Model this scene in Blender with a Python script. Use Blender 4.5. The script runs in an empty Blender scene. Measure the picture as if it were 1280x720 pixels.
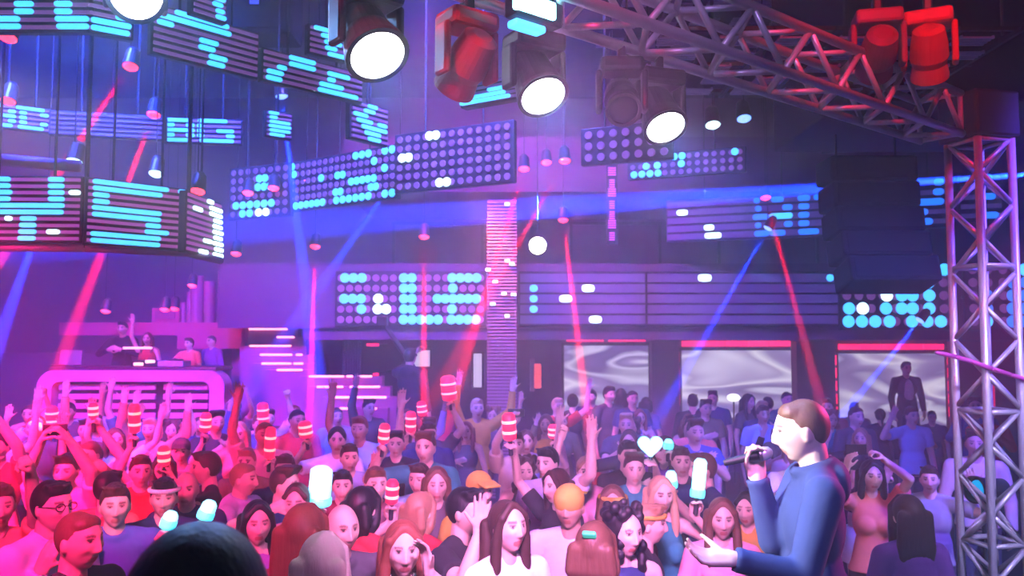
import bpy, bmesh, math, random
import numpy as np
from mathutils import Vector, Matrix

S = bpy.context.scene
COL = S.collection
R = math.radians

# ------------------------------------------------------------------ camera
FPX = 1050.0
HORIZON = 427.0
CAM = Vector((0.0, 0.0, 2.6))
PITCH = math.atan((HORIZON - 360.0) / FPX)
cd = bpy.data.cameras.new('camera')
cd.sensor_width = 36.0
cd.lens = FPX / 1280.0 * 36.0
cd.clip_end = 200
cam = bpy.data.objects.new('camera', cd)
COL.objects.link(cam)
cam.location = CAM
cam.rotation_euler = (math.pi / 2 + PITCH, 0, 0)
S.camera = cam
cd.dof.use_dof = True
cd.dof.focus_distance = 3.0
cd.dof.aperture_fstop = 5.0


def ray(px, py):
    a, b = (px - 640.0) / FPX, -(py - 360.0) / FPX
    c, s = math.cos(PITCH), math.sin(PITCH)
    return Vector((a, c - b * s, s + b * c))


def at(px, py, Y):
    d = ray(px, py)
    return CAM + d * (Y / d.y)


def at_z(px, py, z):
    d = ray(px, py)
    return CAM + d * ((z - CAM.z) / d.z)


def project(p):
    v = Vector(p) - CAM
    c, s = math.cos(PITCH), math.sin(PITCH)
    f = v.y * c + v.z * s
    u = -v.y * s + v.z * c
    return 640 + FPX * v.x / f, 360 - FPX * u / f


# ------------------------------------------------------------------ look, world, light
S.view_settings.view_transform = 'Standard'
S.view_settings.look = 'None'
S.view_settings.exposure = 0.0
S.view_settings.gamma = 1.0
S.view_settings.use_curve_mapping = False
cy = S.cycles
cy.max_bounces = 4
cy.diffuse_bounces = 2
cy.glossy_bounces = 2
cy.transmission_bounces = 2
cy.transparent_max_bounces = 6
cy.volume_bounces = 1
cy.use_denoising = True
cy.caustics_reflective = False
cy.caustics_refractive = False
cy.sample_clamp_indirect = 4.0

w = bpy.data.worlds.new('world')
S.world = w
w.use_nodes = True
wb = w.node_tree.nodes['Background']
wb.inputs['Color'].default_value = (0, 0, 0, 1)
wb.inputs['Strength'].default_value = 0.0
HAZE_DENSITY = 0.021
HAZE_G = 0.35
# stage haze fills the whole hall
hv = w.node_tree.nodes.new('ShaderNodeVolumeScatter')
hv.inputs['Color'].default_value = (0.97, 0.95, 1.0, 1)
hv.inputs['Density'].default_value = HAZE_DENSITY
hv.inputs['Anisotropy'].default_value = HAZE_G
w.node_tree.links.new(hv.outputs['Volume'], w.node_tree.nodes['World Output'].inputs['Volume'])


def spot(name, loc, target, color, power, angle, blend=0.5, radius=0.08):
    d = bpy.data.lights.new(name, 'SPOT')
    d.color = color
    d.energy = power
    d.spot_size = R(angle)
    d.spot_blend = blend
    d.shadow_soft_size = radius
    o = bpy.data.objects.new(name, d)
    COL.objects.link(o)
    o.location = loc
    v = Vector(target) - Vector(loc)
    o.rotation_euler = v.to_track_quat('-Z', 'Y').to_euler()
    return o


PINK = (1.0, 0.008, 0.18)
HOT = (1.0, 0.02, 0.26)
LAV = (0.80, 0.25, 0.80)
BLUE = (0.03, 0.06, 1.0)
VIO = (0.13, 0.07, 1.0)
# wash lights that hang over the stage front and light the crowd
spot('wash_pink_left', (-4.0, 2.4, 4.4), (-4.6, 8.5, 0.4), PINK, 10500, 48, 0.8, 0.25)
spot('wash_pink_near', (-2.0, 1.6, 4.0), (-2.2, 5.4, 1.1), HOT, 2700, 54, 0.8, 0.25)
spot('wash_lavender', (0.2, 1.5, 3.7), (0.1, 6.2, 0.9), LAV, 3300, 48, 0.9, 0.25)
spot('wash_blue_right', (4.4, 4.2, 4.8), (2.9, 9.0, 0.9), VIO, 2900, 58, 0.9, 0.25)
# lights on the balconies that wash the far end of the hall
spot('wash_booth', (-6.5, 9.0, 5.6), (-5.6, 14.0, 2.0), (1.0, 0.015, 0.42), 2400, 66, 0.9, 0.2)
spot('wash_back_wall', (-1.0, 10.0, 6.6), (0.0, 17.0, 2.5), (0.8, 0.05, 0.6), 2000, 100, 0.9, 0.3)
# blue floods in the roof that fill the haze
spot('flood_blue_left', (-4.4, 6.5, 7.2), (-5.0, 10.5, 3.0), (0.035, 0.07, 1.0), 14000, 98, 1.0, 0.3)
spot('flood_blue_mid', (-0.6, 7.0, 7.2), (-0.4, 11.0, 3.5), (0.13, 0.10, 1.0), 8500, 94, 1.0, 0.3)
spot('flood_blue_right', (5.0, 9.0, 7.2), (4.5, 13.0, 2.5), (0.05, 0.02, 1.0), 800, 95, 1.0, 0.3)
spot('glow_pillar', (-0.6, 12.0, 5.0), (0.2, 13.4, 1.8), (1.0, 0.22, 0.16), 2000, 60, 1.0, 0.2)
# the singer: white key from the house, magenta rim, blue fill
spot('singer_key', (-3.2, 2.9, 4.0), (1.0, 3.3, 2.2), (0.95, 0.88, 1.0), 4600, 15, 0.6, 0.06)
spot('singer_rim', (4.2, 4.6, 3.6), (1.2, 3.3, 2.2), (1.0, 0.04, 0.30), 1600, 18, 0.6, 0.1)
spot('singer_fill', (0.6, 0.2, 4.6), (1.2, 3.3, 1.9), (0.07, 0.14, 1.0), 380, 22, 0.8, 0.2)

# narrow white light on the faces left of the dark head
spot('face_light', (-1.2, 0.9, 4.2), (-2.25, 5.0, 1.62), (0.85, 0.55, 1.0), 900, 7, 0.8, 0.05)
# unseen spots added to brighten the roof truss and the column
spot('truss_fill', (0.1, 0.7, 4.9), (1.1, 3.9, 4.05), (0.5, 0.32, 1.0), 160, 22, 0.8, 0.1)
spot('column_fill', (3.2, 1.4, 4.6), (3.04, 5.4, 1.9), (0.50, 0.40, 1.0), 1500, 32, 0.8, 0.1)

# ------------------------------------------------------------------ materials
_mats = {}


def mat(key, color=(0.5, 0.5, 0.5), rough=0.6, metal=0.0, emit=None, strength=0.0, spec=0.4):
    if key in _mats:
        return _mats[key]
    m = bpy.data.materials.new(key)
    m.use_nodes = True
    b = m.node_tree.nodes['Principled BSDF']
    b.inputs['Base Color'].default_value = (*color, 1)
    b.inputs['Roughness'].default_value = rough
    b.inputs['Metallic'].default_value = metal
    b.inputs['Specular IOR Level'].default_value = spec
    if emit:
        b.inputs['Emission Color'].default_value = (*emit, 1)
        b.inputs['Emission Strength'].default_value = strength
    _mats[key] = m
    return m


def noisy(key, c1, c2, scale=6.0, rough=0.6, metal=0.0, bump=0.0, stretch=(1, 1, 1)):
    """principled with a noise colour and bump"""
    if key in _mats:
        return _mats[key]
    m = mat(key, c1, rough, metal)
    nt = m.node_tree
    b = nt.nodes['Principled BSDF']
    tc = nt.nodes.new('ShaderNodeTexCoord')
    mp = nt.nodes.new('ShaderNodeMapping')
    mp.inputs['Scale'].default_value = stretch
    n = nt.nodes.new('ShaderNodeTexNoise')
    n.inputs['Scale'].default_value = scale
    n.inputs['Detail'].default_value = 4
    mx = nt.nodes.new('ShaderNodeMix')
    mx.data_type = 'RGBA'
    mx.inputs['A'].default_value = (*c1, 1)
    mx.inputs['B'].default_value = (*c2, 1)
    L = nt.links.new
    L(tc.outputs['Object'], mp.inputs['Vector'])
    L(mp.outputs['Vector'], n.inputs['Vector'])
    L(n.outputs['Fac'], mx.inputs['Factor'])
    L(mx.outputs['Result'], b.inputs['Base Color'])
    if bump:
        bp = nt.nodes.new('ShaderNodeBump')
        bp.inputs['Strength'].default_value = bump
        bp.inputs['Distance'].default_value = 0.01
        L(n.outputs['Fac'], bp.inputs['Height'])
        L(bp.outputs['Normal'], b.inputs['Normal'])
    return m


BLACK = noisy('black_paint', (0.012, 0.012, 0.016), (0.03, 0.028, 0.035), 9, 0.5)
DARKWALL = noisy('dark_wall', (0.10, 0.045, 0.12), (0.16, 0.07, 0.17), 2.2, 0.8, bump=0.1)
ALU = noisy('aluminium', (0.70, 0.70, 0.74), (0.82, 0.82, 0.86), 20, 0.35, 0.35)
PLASTIC = noisy('fixture_plastic', (0.02, 0.02, 0.025), (0.05, 0.05, 0.06), 15, 0.4)
LENS_WHITE = mat('lamp_lens_lit', (1, 1, 1), emit=(0.85, 0.92, 1.0), strength=70)
LED_CYAN = mat('led_cyan', (0.1, 0.4, 0.5), emit=(0.045, 0.42, 1.0), strength=2.4)
LED_BLUE = mat('led_blue', (0.1, 0.2, 0.5), emit=(0.012, 0.17, 1.0), strength=1.7)
LED_HOT = mat('led_white_hot', (0.5, 0.6, 0.6), emit=(0.55, 0.95, 1.0), strength=3.2)
LED_OFF = mat('led_off_washlit_violet', (0.16, 0.10, 0.18), 0.5, emit=(0.42, 0.13, 0.62), strength=0.34)  # wash light on the unlit pixels, put in as faint emission
LED_OFF_PINK = mat('led_off_washlit_pink', (0.16, 0.10, 0.18), 0.5, emit=(0.62, 0.10, 0.62), strength=0.5)  # unlit pixels under pink wash, its light given as emission
LED_OFF_BLUE = mat('led_off_washlit_blue', (0.16, 0.10, 0.18), 0.5, emit=(0.13, 0.08, 0.50), strength=0.28)  # unlit pixels under blue light, again given as emission
RED_LED = mat('led_red', (0.5, 0.02, 0.05), emit=(1.0, 0.012, 0.10), strength=2.6)
PINK_LAMP = mat('lamp_pink_hot', (0.9, 0.3, 0.3), emit=(1.0, 0.03, 0.07), strength=5)
STRIP = mat('strip_light_pink', (0.9, 0.5, 0.5), emit=(1.0, 0.32, 0.42), strength=3.2)

# ------------------------------------------------------------------ mesh builder


class MB:
    def __init__(s):
        s.v, s.f = [], []

    def add(s, vs, fs):
        o = len(s.v)
        s.v += [tuple(p) for p in vs]
        s.f += [tuple(i + o for i in f) for f in fs]
        return s

    def box(s, c, size, M=None):
        hx, hy, hz = size[0] / 2, size[1] / 2, size[2] / 2
        vs = [Vector((x, y, z)) for x in (-hx, hx) for y in (-hy, hy) for z in (-hz, hz)]
        if M is not None:
            vs = [M @ v for v in vs]
        vs = [v + Vector(c) for v in vs]
        return s.add(vs, [(0, 1, 3, 2), (4, 6, 7, 5), (0, 4, 5, 1), (2, 3, 7, 6), (0, 2, 6, 4), (1, 5, 7, 3)])

    def bbox(s, c, size, b=0.01, M=None):
        """box with chamfered edges"""
        bm = bmesh.new()
        bmesh.ops.create_cube(bm, size=1)
        for v in bm.verts:
            v.co = Vector((v.co.x * size[0], v.co.y * size[1], v.co.z * size[2]))
        bmesh.ops.bevel(bm, geom=bm.edges[:], offset=min(b, min(size) * 0.45), segments=2, affect='EDGES', profile=0.5)
        bm.verts.ensure_lookup_table()
        vs = [(M @ v.co if M is not None else v.co) + Vector(c) for v in bm.verts]
        fs = [[v.index for v in f.verts] for f in bm.faces]
        bm.free()
        return s.add(vs, fs)

    def tube(s, p0, p1, r0, r1=None, n=10, caps=True):
        r1 = r0 if r1 is None else r1
        p0, p1 = Vector(p0), Vector(p1)
        d = (p1 - p0).normalized()
        a = d.orthogonal().normalized()
        b = d.cross(a)
        vs = []
        for p, r in ((p0, r0), (p1, r1)):
            for k in range(n):
                t = 2 * math.pi * k / n
                vs.append(p + (a * math.cos(t) + b * math.sin(t)) * r)
        fs = [(k, (k + 1) % n, n + (k + 1) % n, n + k) for k in range(n)]
        if caps:
            fs += [tuple(range(n - 1, -1, -1)), tuple(range(n, 2 * n))]
        return s.add(vs, fs)

    def path(s, pts, r, n=8):
        for a, b in zip(pts[:-1], pts[1:]):
            s.tube(a, b, r, r, n)
        return s

    def lathe(s, prof, M, n=24):
        """prof: (radius, z) along local z, placed by M"""
        vs, fs = [], []
        for r, z in prof:
            for k in range(n):
                t = 2 * math.pi * k / n
                vs.append(M @ Vector((r * math.cos(t), r * math.sin(t), z)))
        for i in range(len(prof) - 1):
            for k in range(n):
                fs.append((i * n + k, i * n + (k + 1) % n, (i + 1) * n + (k + 1) % n, (i + 1) * n + k))
        fs.append(tuple(range(n - 1, -1, -1)))
        fs.append(tuple((len(prof) - 1) * n + k for k in range(n)))
        return s.add(vs, fs)

    def ball(s, c, r, M=None, seg=16, ring=10):
        if not hasattr(r, '__len__'):
            r = (r, r, r)
        vs, fs = [], []
        for i in range(ring + 1):
            ph = math.pi * i / ring
            for k in range(seg):
                t = 2 * math.pi * k / seg
                v = Vector((r[0] * math.sin(ph) * math.cos(t), r[1] * math.sin(ph) * math.sin(t), r[2] * math.cos(ph)))
                vs.append((M @ v if M is not None else v) + Vector(c))
        for i in range(ring):
            for k in range(seg):
                fs.append((i * seg + k, (i + 1) * seg + k, (i + 1) * seg + (k + 1) % seg, i * seg + (k + 1) % seg))
        return s.add(vs, fs)

    def build(s, name, m, parent=None, smooth=False, local=False):
        me = bpy.data.meshes.new(name)
        off = Vector((0, 0, 0)) if (parent is None or local) else world_loc(parent)
        me.from_pydata([(p[0] - off[0], p[1] - off[1], p[2] - off[2]) for p in s.v], [], s.f)
        me.materials.append(m)
        if smooth:
            me.polygons.foreach_set('use_smooth', [True] * len(me.polygons))
        o = bpy.data.objects.new(name, me)
        COL.objects.link(o)
        if parent is not None:
            o.parent = parent
        return o


def world_loc(o):
    p = Vector((0, 0, 0))
    while o is not None:
        p += o.location
        o = o.parent
    return p


def tag(o, label=None, cat=None, group=None, kind=None):
    if label:
        o['label'] = label
    if cat:
        o['category'] = cat
    if group:
        o['group'] = group
    if kind:
        o['kind'] = kind
    return o


def thing(name, loc, label, cat, group=None, rz=0.0):
    o = bpy.data.objects.new(name, None)
    o.empty_display_size = 0.1
    COL.objects.link(o)
    o.location = loc
    o.rotation_euler = (0, 0, rz)
    return tag(o, label, cat, group)


def frame(d, up=(0, 0, 1)):
    """matrix whose local z points along d"""
    return Vector(d).to_track_quat('Z', 'Y').to_matrix()
# ================================================================== THE ROOM
FLOOR_MAT = noisy('floor_dark', (0.03, 0.025, 0.04), (0.06, 0.05, 0.07), 3, 0.35)
CEIL_MAT = noisy('ceiling_dark', (0.03, 0.02, 0.05), (0.05, 0.035, 0.08), 2, 0.85)
CEIL_Z = 7.6
YB = 17.0


def struct(name, b, m, smooth=False):
    return tag(b.build(name, m, smooth=smooth), kind='structure')


struct('floor', MB().box((0, 8, -0.1), (26, 20, 0.2)), FLOOR_MAT)
struct('ceiling', MB().box((0, 8, CEIL_Z + 0.1), (26, 19, 0.2)), CEIL_MAT)
struct('wall_back', MB().box((0, YB + 0.1, CEIL_Z / 2), (26, 0.2, CEIL_Z)), DARKWALL)
struct('wall_left', MB().box((-11.6, 8, CEIL_Z / 2), (0.2, 18.4, CEIL_Z)), DARKWALL)
struct('wall_right', MB().box((11.6, 8, CEIL_Z / 2), (0.2, 18.4, CEIL_Z)), DARKWALL)
# stage deck the singer stands on
stage = struct('floor_stage', MB().box((0, 1.2, 0.3), (14, 4.8, 0.6)), BLACK)

struct('wall_front', MB().box((0, -1.3, CEIL_Z / 2), (23.4, 0.2, CEIL_Z)), DARKWALL)

# ---- balconies at the far end (they carry the LED bands)
bal = MB()
bal.box((3.95, 15.74, 2.82), (15.0, 2.5, 0.12))           # lower gallery slab
bal.box((3.2, 14.335, 3.38), (16.4, 0.10, 1.10))       # its parapet
bal.box((3.95, 15.65, 2.70), (15.0, 2.66, 0.14))
struct('wall_gallery', bal, DARKWALL)
ub = MB()
ub.box((4.4, 15.4, 5.15), (14.4, 3.2, 0.14))
ub.box((4.4, 13.85, 5.55), (14.4, 0.10, 0.9))
struct('wall_upper_gallery', ub, DARKWALL)
# tiled openings high on the back wall
for k, (xa, xb, za, zb) in enumerate([(-2.4, -0.6, 4.1, 5.0), (1.2, 3.0, 4.1, 5.0), (4.2, 6.2, 4.1, 5.0)]):
    b = MB()
    for (c, sz) in [(((xa + xb) / 2, YB - 0.03, za), (xb - xa + .1, .06, .06)), (((xa + xb) / 2, YB - 0.03, zb), (xb - xa + .1, .06, .06)),
                    ((xa, YB - 0.03, (za + zb) / 2), (.06, .06, zb - za)), ((xb, YB - 0.03, (za + zb) / 2), (.06, .06, zb - za))]:
        b.box(c, sz)
    struct('trim_%d' % (k + 1), b, BLACK)

# ---- slatted metal ceiling grille above the truss
SLAT = noisy('grille_slats', (0.45, 0.42, 0.6), (0.55, 0.5, 0.7), 8, 0.4, 0.4)
b = MB()
for i in range(7):
    for j in range(9):
        x0, y0 = 2.2 + 0.62 * j - 0.1 * i, 8.2 + 0.85 * i
        for k in range(4):
            b.box((x0, y0 + 0.11 * k, CEIL_Z - 0.12), (0.42, 0.05, 0.03))
        b.box((x0, y0 + 0.165, CEIL_Z - 0.06), (0.03, 0.5, 0.12))
struct('trim_4', b, SLAT)

# ---- round columns / piers between the wave screens
PIER = noisy('pier_red_plaster', (0.16, 0.03, 0.10), (0.22, 0.05, 0.13), 3, 0.7)
for k, (xa, xb) in enumerate([(814, 848), (994, 1042), (1192, 1280)]):
    A, B = at(xa, 470, 15.9), at(xb, 470, 15.9)
    struct('trim_%d' % (5 + k), MB().box(((A.x + B.x) / 2, 15.95, 1.3), (B.x - A.x, 0.3, 2.6)), PIER)

# ================================================================== TRUSSES


def truss(name, label, P, Q, w, upv, n_bays, side0=0, cap_plates=True, skip=()):
    """four-chord box truss from P to Q; P, Q are the centre line; w chord spacing; upv one side direction"""
    P, Q = Vector(P), Vector(Q)
    d = (Q - P).normalized()
    u = (Vector(upv) - d * Vector(upv).dot(d)).normalized()
    v = d.cross(u)
    t = thing(name, P, label, 'truss')
    h = w / 2
    off = [(-1, -1), (1, -1), (1, 1), (-1, 1)]
    for a, b_ in off:
        o = u * (a * h) + v * (b_ * h)
        MB().tube(P + o, Q + o, 0.025, n=12).build('chord', ALU, t, smooth=True)
    L = (Q - P).length
    for f in range(4):
        a0, a1 = off[f], off[(f + 1) % 4]
        o0 = u * (a0[0] * h) + v * (a0[1] * h)
        o1 = u * (a1[0] * h) + v * (a1[1] * h)
        for k in range(n_bays):
            s0, s1 = L * k / n_bays, L * (k + 1) / n_bays
            if (k + f) % 2:
                A, B = P + d * s0 + o0, P + d * s1 + o1
            else:
                A, B = P + d * s0 + o1, P + d * s1 + o0
            MB().tube(A, B, 0.016, n=8).build('diagonal_brace', ALU, t, smooth=True)
        for s_ in ([0.01, L - 0.01] if cap_plates else []):
            MB().tube(P + d * s_ + o0, P + d * s_ + o1, 0.016, n=8).build('end_brace', ALU, t, smooth=True)
    for s_ in skip:
        for f in range(4):
            a0, a1 = off[f], off[(f + 1) % 4]
            MB().tube(P + d * s_ + u * (a0[0] * h) + v * (a0[1] * h), P + d * s_ + u * (a1[0] * h) + v * (a1[1] * h), 0.016, n=8).build('cross_brace', ALU, t, smooth=True)
    return t


TZ = 3.92            # height of the lower chords of the roof truss
TA0 = Vector((-2.2, 1.35, TZ + 0.13))
TA1 = Vector((2.78, 5.37, TZ + 0.13))
truss('roof_truss', 'long silver box truss running overhead across the stage front carrying the lamps', TA0, TA1, 0.26, (0, 0, 1), 26)
TX, TY = 3.04, 5.40
ct = truss('column_truss', 'tall silver upright box truss on the right standing on a base plate', (TX, TY, 0.03), (TX, TY, TZ - 0.02), 0.255,
           (0.97, 0.24, 0), 18, skip=(1.31, 2.13, 3.05))
MB().bbox((TX, TY, 0.015), (0.6, 0.6, 0.03), 0.005).build('base_plate', ALU, ct)
cb = MB()
cb.bbox((TX, TY, TZ + 0.13), (0.34, 0.34, 0.30), 0.02, Matrix.Rotation(R(14), 3, 'Z'))
cb.build('corner_block', mat('corner_block_metal', (0.06, 0.06, 0.08), 0.4, 0.3), ct)
# boxed dark soffit over the right side of the hall
sA, sB = at(1052, -60, 7.2), at(1420, 126, 7.2)
struct('trim_12', MB().bbox(((sA.x + sB.x) / 2, 8.2, (CEIL_Z + sB.z) / 2), (sB.x - sA.x, 2.0, CEIL_Z - sB.z), 0.02), noisy('soffit_black', (0.012, 0.010, 0.022), (0.02, 0.016, 0.03), 3, 0.8))
# cable clipped across the upright truss
cab = [at(1170, 440, 5.2), at(1195, 446, 5.22), at(1215, 452, 5.2), at(1240, 461, 5.2), at(1262, 468, 5.22), at(1300, 480, 5.3)]
tag(MB().path(cab, 0.014, 8).build('cable', mat('cable_magenta', (0.75, 0.10, 0.55), 0.5), smooth=True), 'magenta cable sagging across the upright silver truss', 'cable')

# ================================================================== STAGE LIGHTS
BODY_RED_LIT = noisy('fixture_red_lit', (0.55, 0.02, 0.06), (0.7, 0.03, 0.09), 7, 0.45)  # red light falling on the fixture is put into its colour


def hang_head(name, label, top, aim, s=1.0, lens=None, body=PLASTIC, lens_r=0.085, head_drop=0.30):
    """moving head hanging from a truss chord at 'top': clamp, base, yoke with two arms, tilted head with lens"""
    top = Vector(top)
    t = thing(name, top, label, 'stage light', 'moving-head lamps on the roof truss')
    d = (Vector(aim) - (top - Vector((0, 0, head_drop * s)))).normalized()
    hd = Vector((d.x, d.y, 0)).normalized()
    side = Vector((-hd.y, hd.x, 0))
    M = Matrix((side, hd, Vector((0, 0, 1)))).transposed()
    MB().bbox(top - Vector((0, 0, 0.02 * s)), (0.05 * s, 0.07 * s, 0.09 * s), 0.01, M).build('clamp', PLASTIC, t)
    MB().bbox(top - Vector((0, 0, 0.10 * s)), (0.26 * s, 0.20 * s, 0.09 * s), 0.02, M).build('base', body, t)
    pc = top - Vector((0, 0, head_drop * s))
    for sg in (-1, 1):
        MB().bbox(top - Vector((0, 0, (0.13 + head_drop * 0.5 - 0.03) * s)) + side * (sg * 0.135 * s), (0.035 * s, 0.11 * s, (head_drop - 0.05) * s), 0.015, M).build('yoke_arm', body, t)
    F = frame(d)
    F4 = Matrix.Translation(pc) @ F.to_4x4()
    k = lens_r / 0.085
    hb = MB().lathe([(0.05 * s, -0.17 * s), (0.085 * s, -0.15 * s), (0.10 * s, -0.06 * s), (0.105 * s, 0.02 * s), (0.092 * s * k, 0.06 * s), (0.105 * s * k, 0.13 * s), (0.105 * s * k, 0.15 * s), (0.088 * s * k, 0.15 * s), (0.084 * s * k, 0.125 * s)], F4, 28)
    hb.build('head', body, t, smooth=False)
    MB().lathe([(0.085 * s * k, 0.126 * s), (0.085 * s * k, 0.135 * s), (0.05 * s * k, 0.146 * s), (0.01, 0.15 * s)], F4, 28).build('lens', lens or mat('lens_dark', (0.05, 0.05, 0.08), 0.1), t, smooth=True)
    return t, pc + d * 0.17 * s, d


TAD = (TA1 - TA0).normalized()


def on_truss(px, side=-1):
    """point under the camera-side / far-side lower chord where it crosses image column px"""
    n = Vector((TAD.y, -TAD.x, 0)) * (0.13 * side)
    best = None
    for k in range(400):
        p = TA0 + TAD * ((TA1 - TA0).length * k / 399.0) + n
        p = Vector((p.x, p.y, TZ - 0.02))
        if p.y < 0.5:
            continue
        e = abs(project(p)[0] - px)
        if best is None or e < best[0]:
            best = (e, p)
    return best[1]


def drop0(p, px, py):
    return max(0.25, p.z - at(px, py, p.y).z)


for px, py, lr, lab in [(471, 65, 0.108, 'nearest dazzling white spotlight hanging left on the roof truss, largest disc'),
                        (679, 117, 0.102, 'middle dazzling white spotlight hanging under the roof truss beside the red lamps'),
                        (833, 157, 0.10, 'farthest dazzling white spotlight hanging under the roof truss, smallest of the three')]:
    p = on_truss(px - 12)
    drop = p.z - at(px - 8, py - 9, p.y).z
    t, lp, d = hang_head('moving_head_spotlight', lab, p, p + Vector((0, 0, -drop0(p, px, py))) + ((CAM - p).normalized() + Vector((0.42, 0.2, -0.75))) * 5, 0.85, LENS_WHITE, PLASTIC, lr, max(0.25, drop))
    spot('spot_beam', lp + d * 0.02, lp + d * 5, (0.10, 0.28, 1.0), 190, 84, 1.0, 0.06)

for px, top_y, s, lab, m, aim in [  # red body colours carry the red light on these lamps
        (583, None, 0.8, 'red-lit moving-head lamp hanging between the two nearer white spotlights', BODY_RED_LIT, (-3, 7, 0)),
        (1096, None, 0.95, 'dark red-lit moving-head lamp with pink yoke on the truss near the corner', noisy('fixture_dark_red_lit', (0.30, 0.01, 0.08), (0.4, 0.03, 0.14), 5, 0.4), (3, 9, 2)),
        (1160, None, 0.95, 'bright red-lit rounded lamp hanging right beside the truss corner', noisy('fixture_bright_red_lit', (0.8, 0.01, 0.02), (0.65, 0.01, 0.03), 5, 0.45), (4, 8, 0)),
        (775, None, 0.75, 'unlit black moving-head lamp between two white spotlights, small lens showing', PLASTIC, (0.4, 1.0, 1.5))]:
    p = on_truss(px)
    if px > 1000:
        p = at(px, 20 if px < 1150 else 22, 4.55)
        p.z = TZ + 0.55
    t, lp, d = hang_head('moving_head_lamp', lab, p, aim, s, None, m)
    if px > 1000:
        MB().tube(p, (p.x, p.y, CEIL_Z), 0.02).build('drop_pole', PLASTIC, t)
spot('red_lamp_fill', (1.5, 2.2, 5.2), (2.1, 4.5, 4.4), (1.0, 0.01, 0.05), 330, 50, 0.8, 0.1)  # unseen spot added to redden the lamp bodies on the right
spot('red_lamp_fill_left', (-1.4, 1.0, 4.6), (-0.25, 3.0, 3.7), (1.0, 0.02, 0.16), 420, 34, 0.8, 0.1)  # another added spot, for the red lamp body further left
# LED bar lamp sitting on the roof truss
p = at(668, 14, 3.15)
lb = thing('led_bar_lamp', p, 'cyan white blazing lamp cluster clamped at the top on the roof truss', 'stage light')
Mb = Matrix.Rotation(math.atan2(TAD.y, TAD.x), 3, 'Z')
MB().bbox(p, (0.24, 0.08, 0.10), 0.015, Mb).build('housing', PLASTIC, lb)
MB().bbox(p + Vector((0, -0.05, 0.0)), (0.20, 0.03, 0.07), 0.01, Mb).build('lens', mat('lamp_cyan_hot', (0.6, 0.9, 1), emit=(0.25, 0.85, 1.0), strength=14), lb)
MB().bbox(p + Vector((-0.03, -0.03, -0.075)), (0.15, 0.06, 0.03), 0.01, Mb).build('lens', LED_CYAN, lb)
MB().bbox(p + Vector((-0.02, 0.0, 0.12)), (0.06, 0.06, 0.2), 0.01, Mb).build('clamp', PLASTIC, lb)
p = at(170, -6, 4.2)
t, lp, d = hang_head('moving_head_spotlight', 'white spotlight cut off by the top edge above the left LED bands', p + Vector((0, 0, 0.3)), CAM + Vector((0, 0, 0.3)), 1.0, LENS_WHITE, PLASTIC, 0.12, 0.3)
MB().tube(p + Vector((0, 0, 0.3)), (p.x, p.y, CEIL_Z), 0.02).build('drop_pole', PLASTIC, t)
spot('spot_beam', lp, lp + d * 5 + Vector((0, 0, -1)), (0.10, 0.35, 1.0), 190, 84, 1.0, 0.06)

# ---- black speaker high on the left
p = at(325, 14, 8.9)
sq = thing('hanging_speaker', p, 'black square speaker hung at the top left between slanting LED bands', 'speaker')
MB().bbox(p, (0.82, 0.5, 0.66), 0.04).build('cabinet', noisy('speaker_black', (0.006, 0.006, 0.008), (0.012, 0.012, 0.014), 9, 0.9), sq)
MB().bbox(p + Vector((0, -0.255, 0)), (0.72, 0.02, 0.56), 0.01).build('grille', noisy('grille_black', (0.004, 0.004, 0.005), (0.012, 0.012, 0.012), 160, 0.9), sq)
MB().bbox(p + Vector((0.02, -0.268, 0.02)), (0.10, 0.008, 0.11), 0.003).build('sticker', mat('sticker_white', (.8, .8, .8), .5), sq)
for sg in (-0.3, 0.3):
    MB().tube((p.x + sg, p.y, p.z + 0.3), (p.x + sg, p.y, CEIL_Z), 0.012).build('hanger', PLASTIC, sq)
# ---- slatted grille hanging over the truss
gz = 4.72
lg = thing('louvre_grille', (2.3, 6.4, gz), 'slatted grey overhead grille of small louvre patches above the roof truss', 'grille')
for i in range(6):
    for j in range(5):
        b = MB()
        x0, y0 = 1.15 + 0.42 * i + 0.10 * (j % 2), 5.75 + 0.30 * j
        for k in range(4):
            b.box((x0, y0 + 0.045 * k, gz), (0.24, 0.022, 0.012))
        b.box((x0 - 0.11, y0 + 0.07, gz + 0.008), (0.012, 0.17, 0.012))
        b.box((x0 + 0.11, y0 + 0.07, gz + 0.008), (0.012, 0.17, 0.012))
        b.build('louvre', SLAT, lg)
for i in range(7):
    MB().box((0.98 + 0.42 * i, 6.42, gz + 0.02), (0.03, 1.6, 0.03)).build('rail', BLACK, lg)
for yy in (5.7, 6.45, 7.15):
    MB().box((2.25, yy, gz + 0.045), (2.7, 0.03, 0.03)).build('cross_rail', BLACK, lg)
for xx in (1.0, 3.4):
    for yy in (5.7, 7.15):
        MB().tube((xx, yy, gz), (xx, yy, CEIL_Z), 0.01, n=6).build('hanger', PLASTIC, lg)

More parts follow.
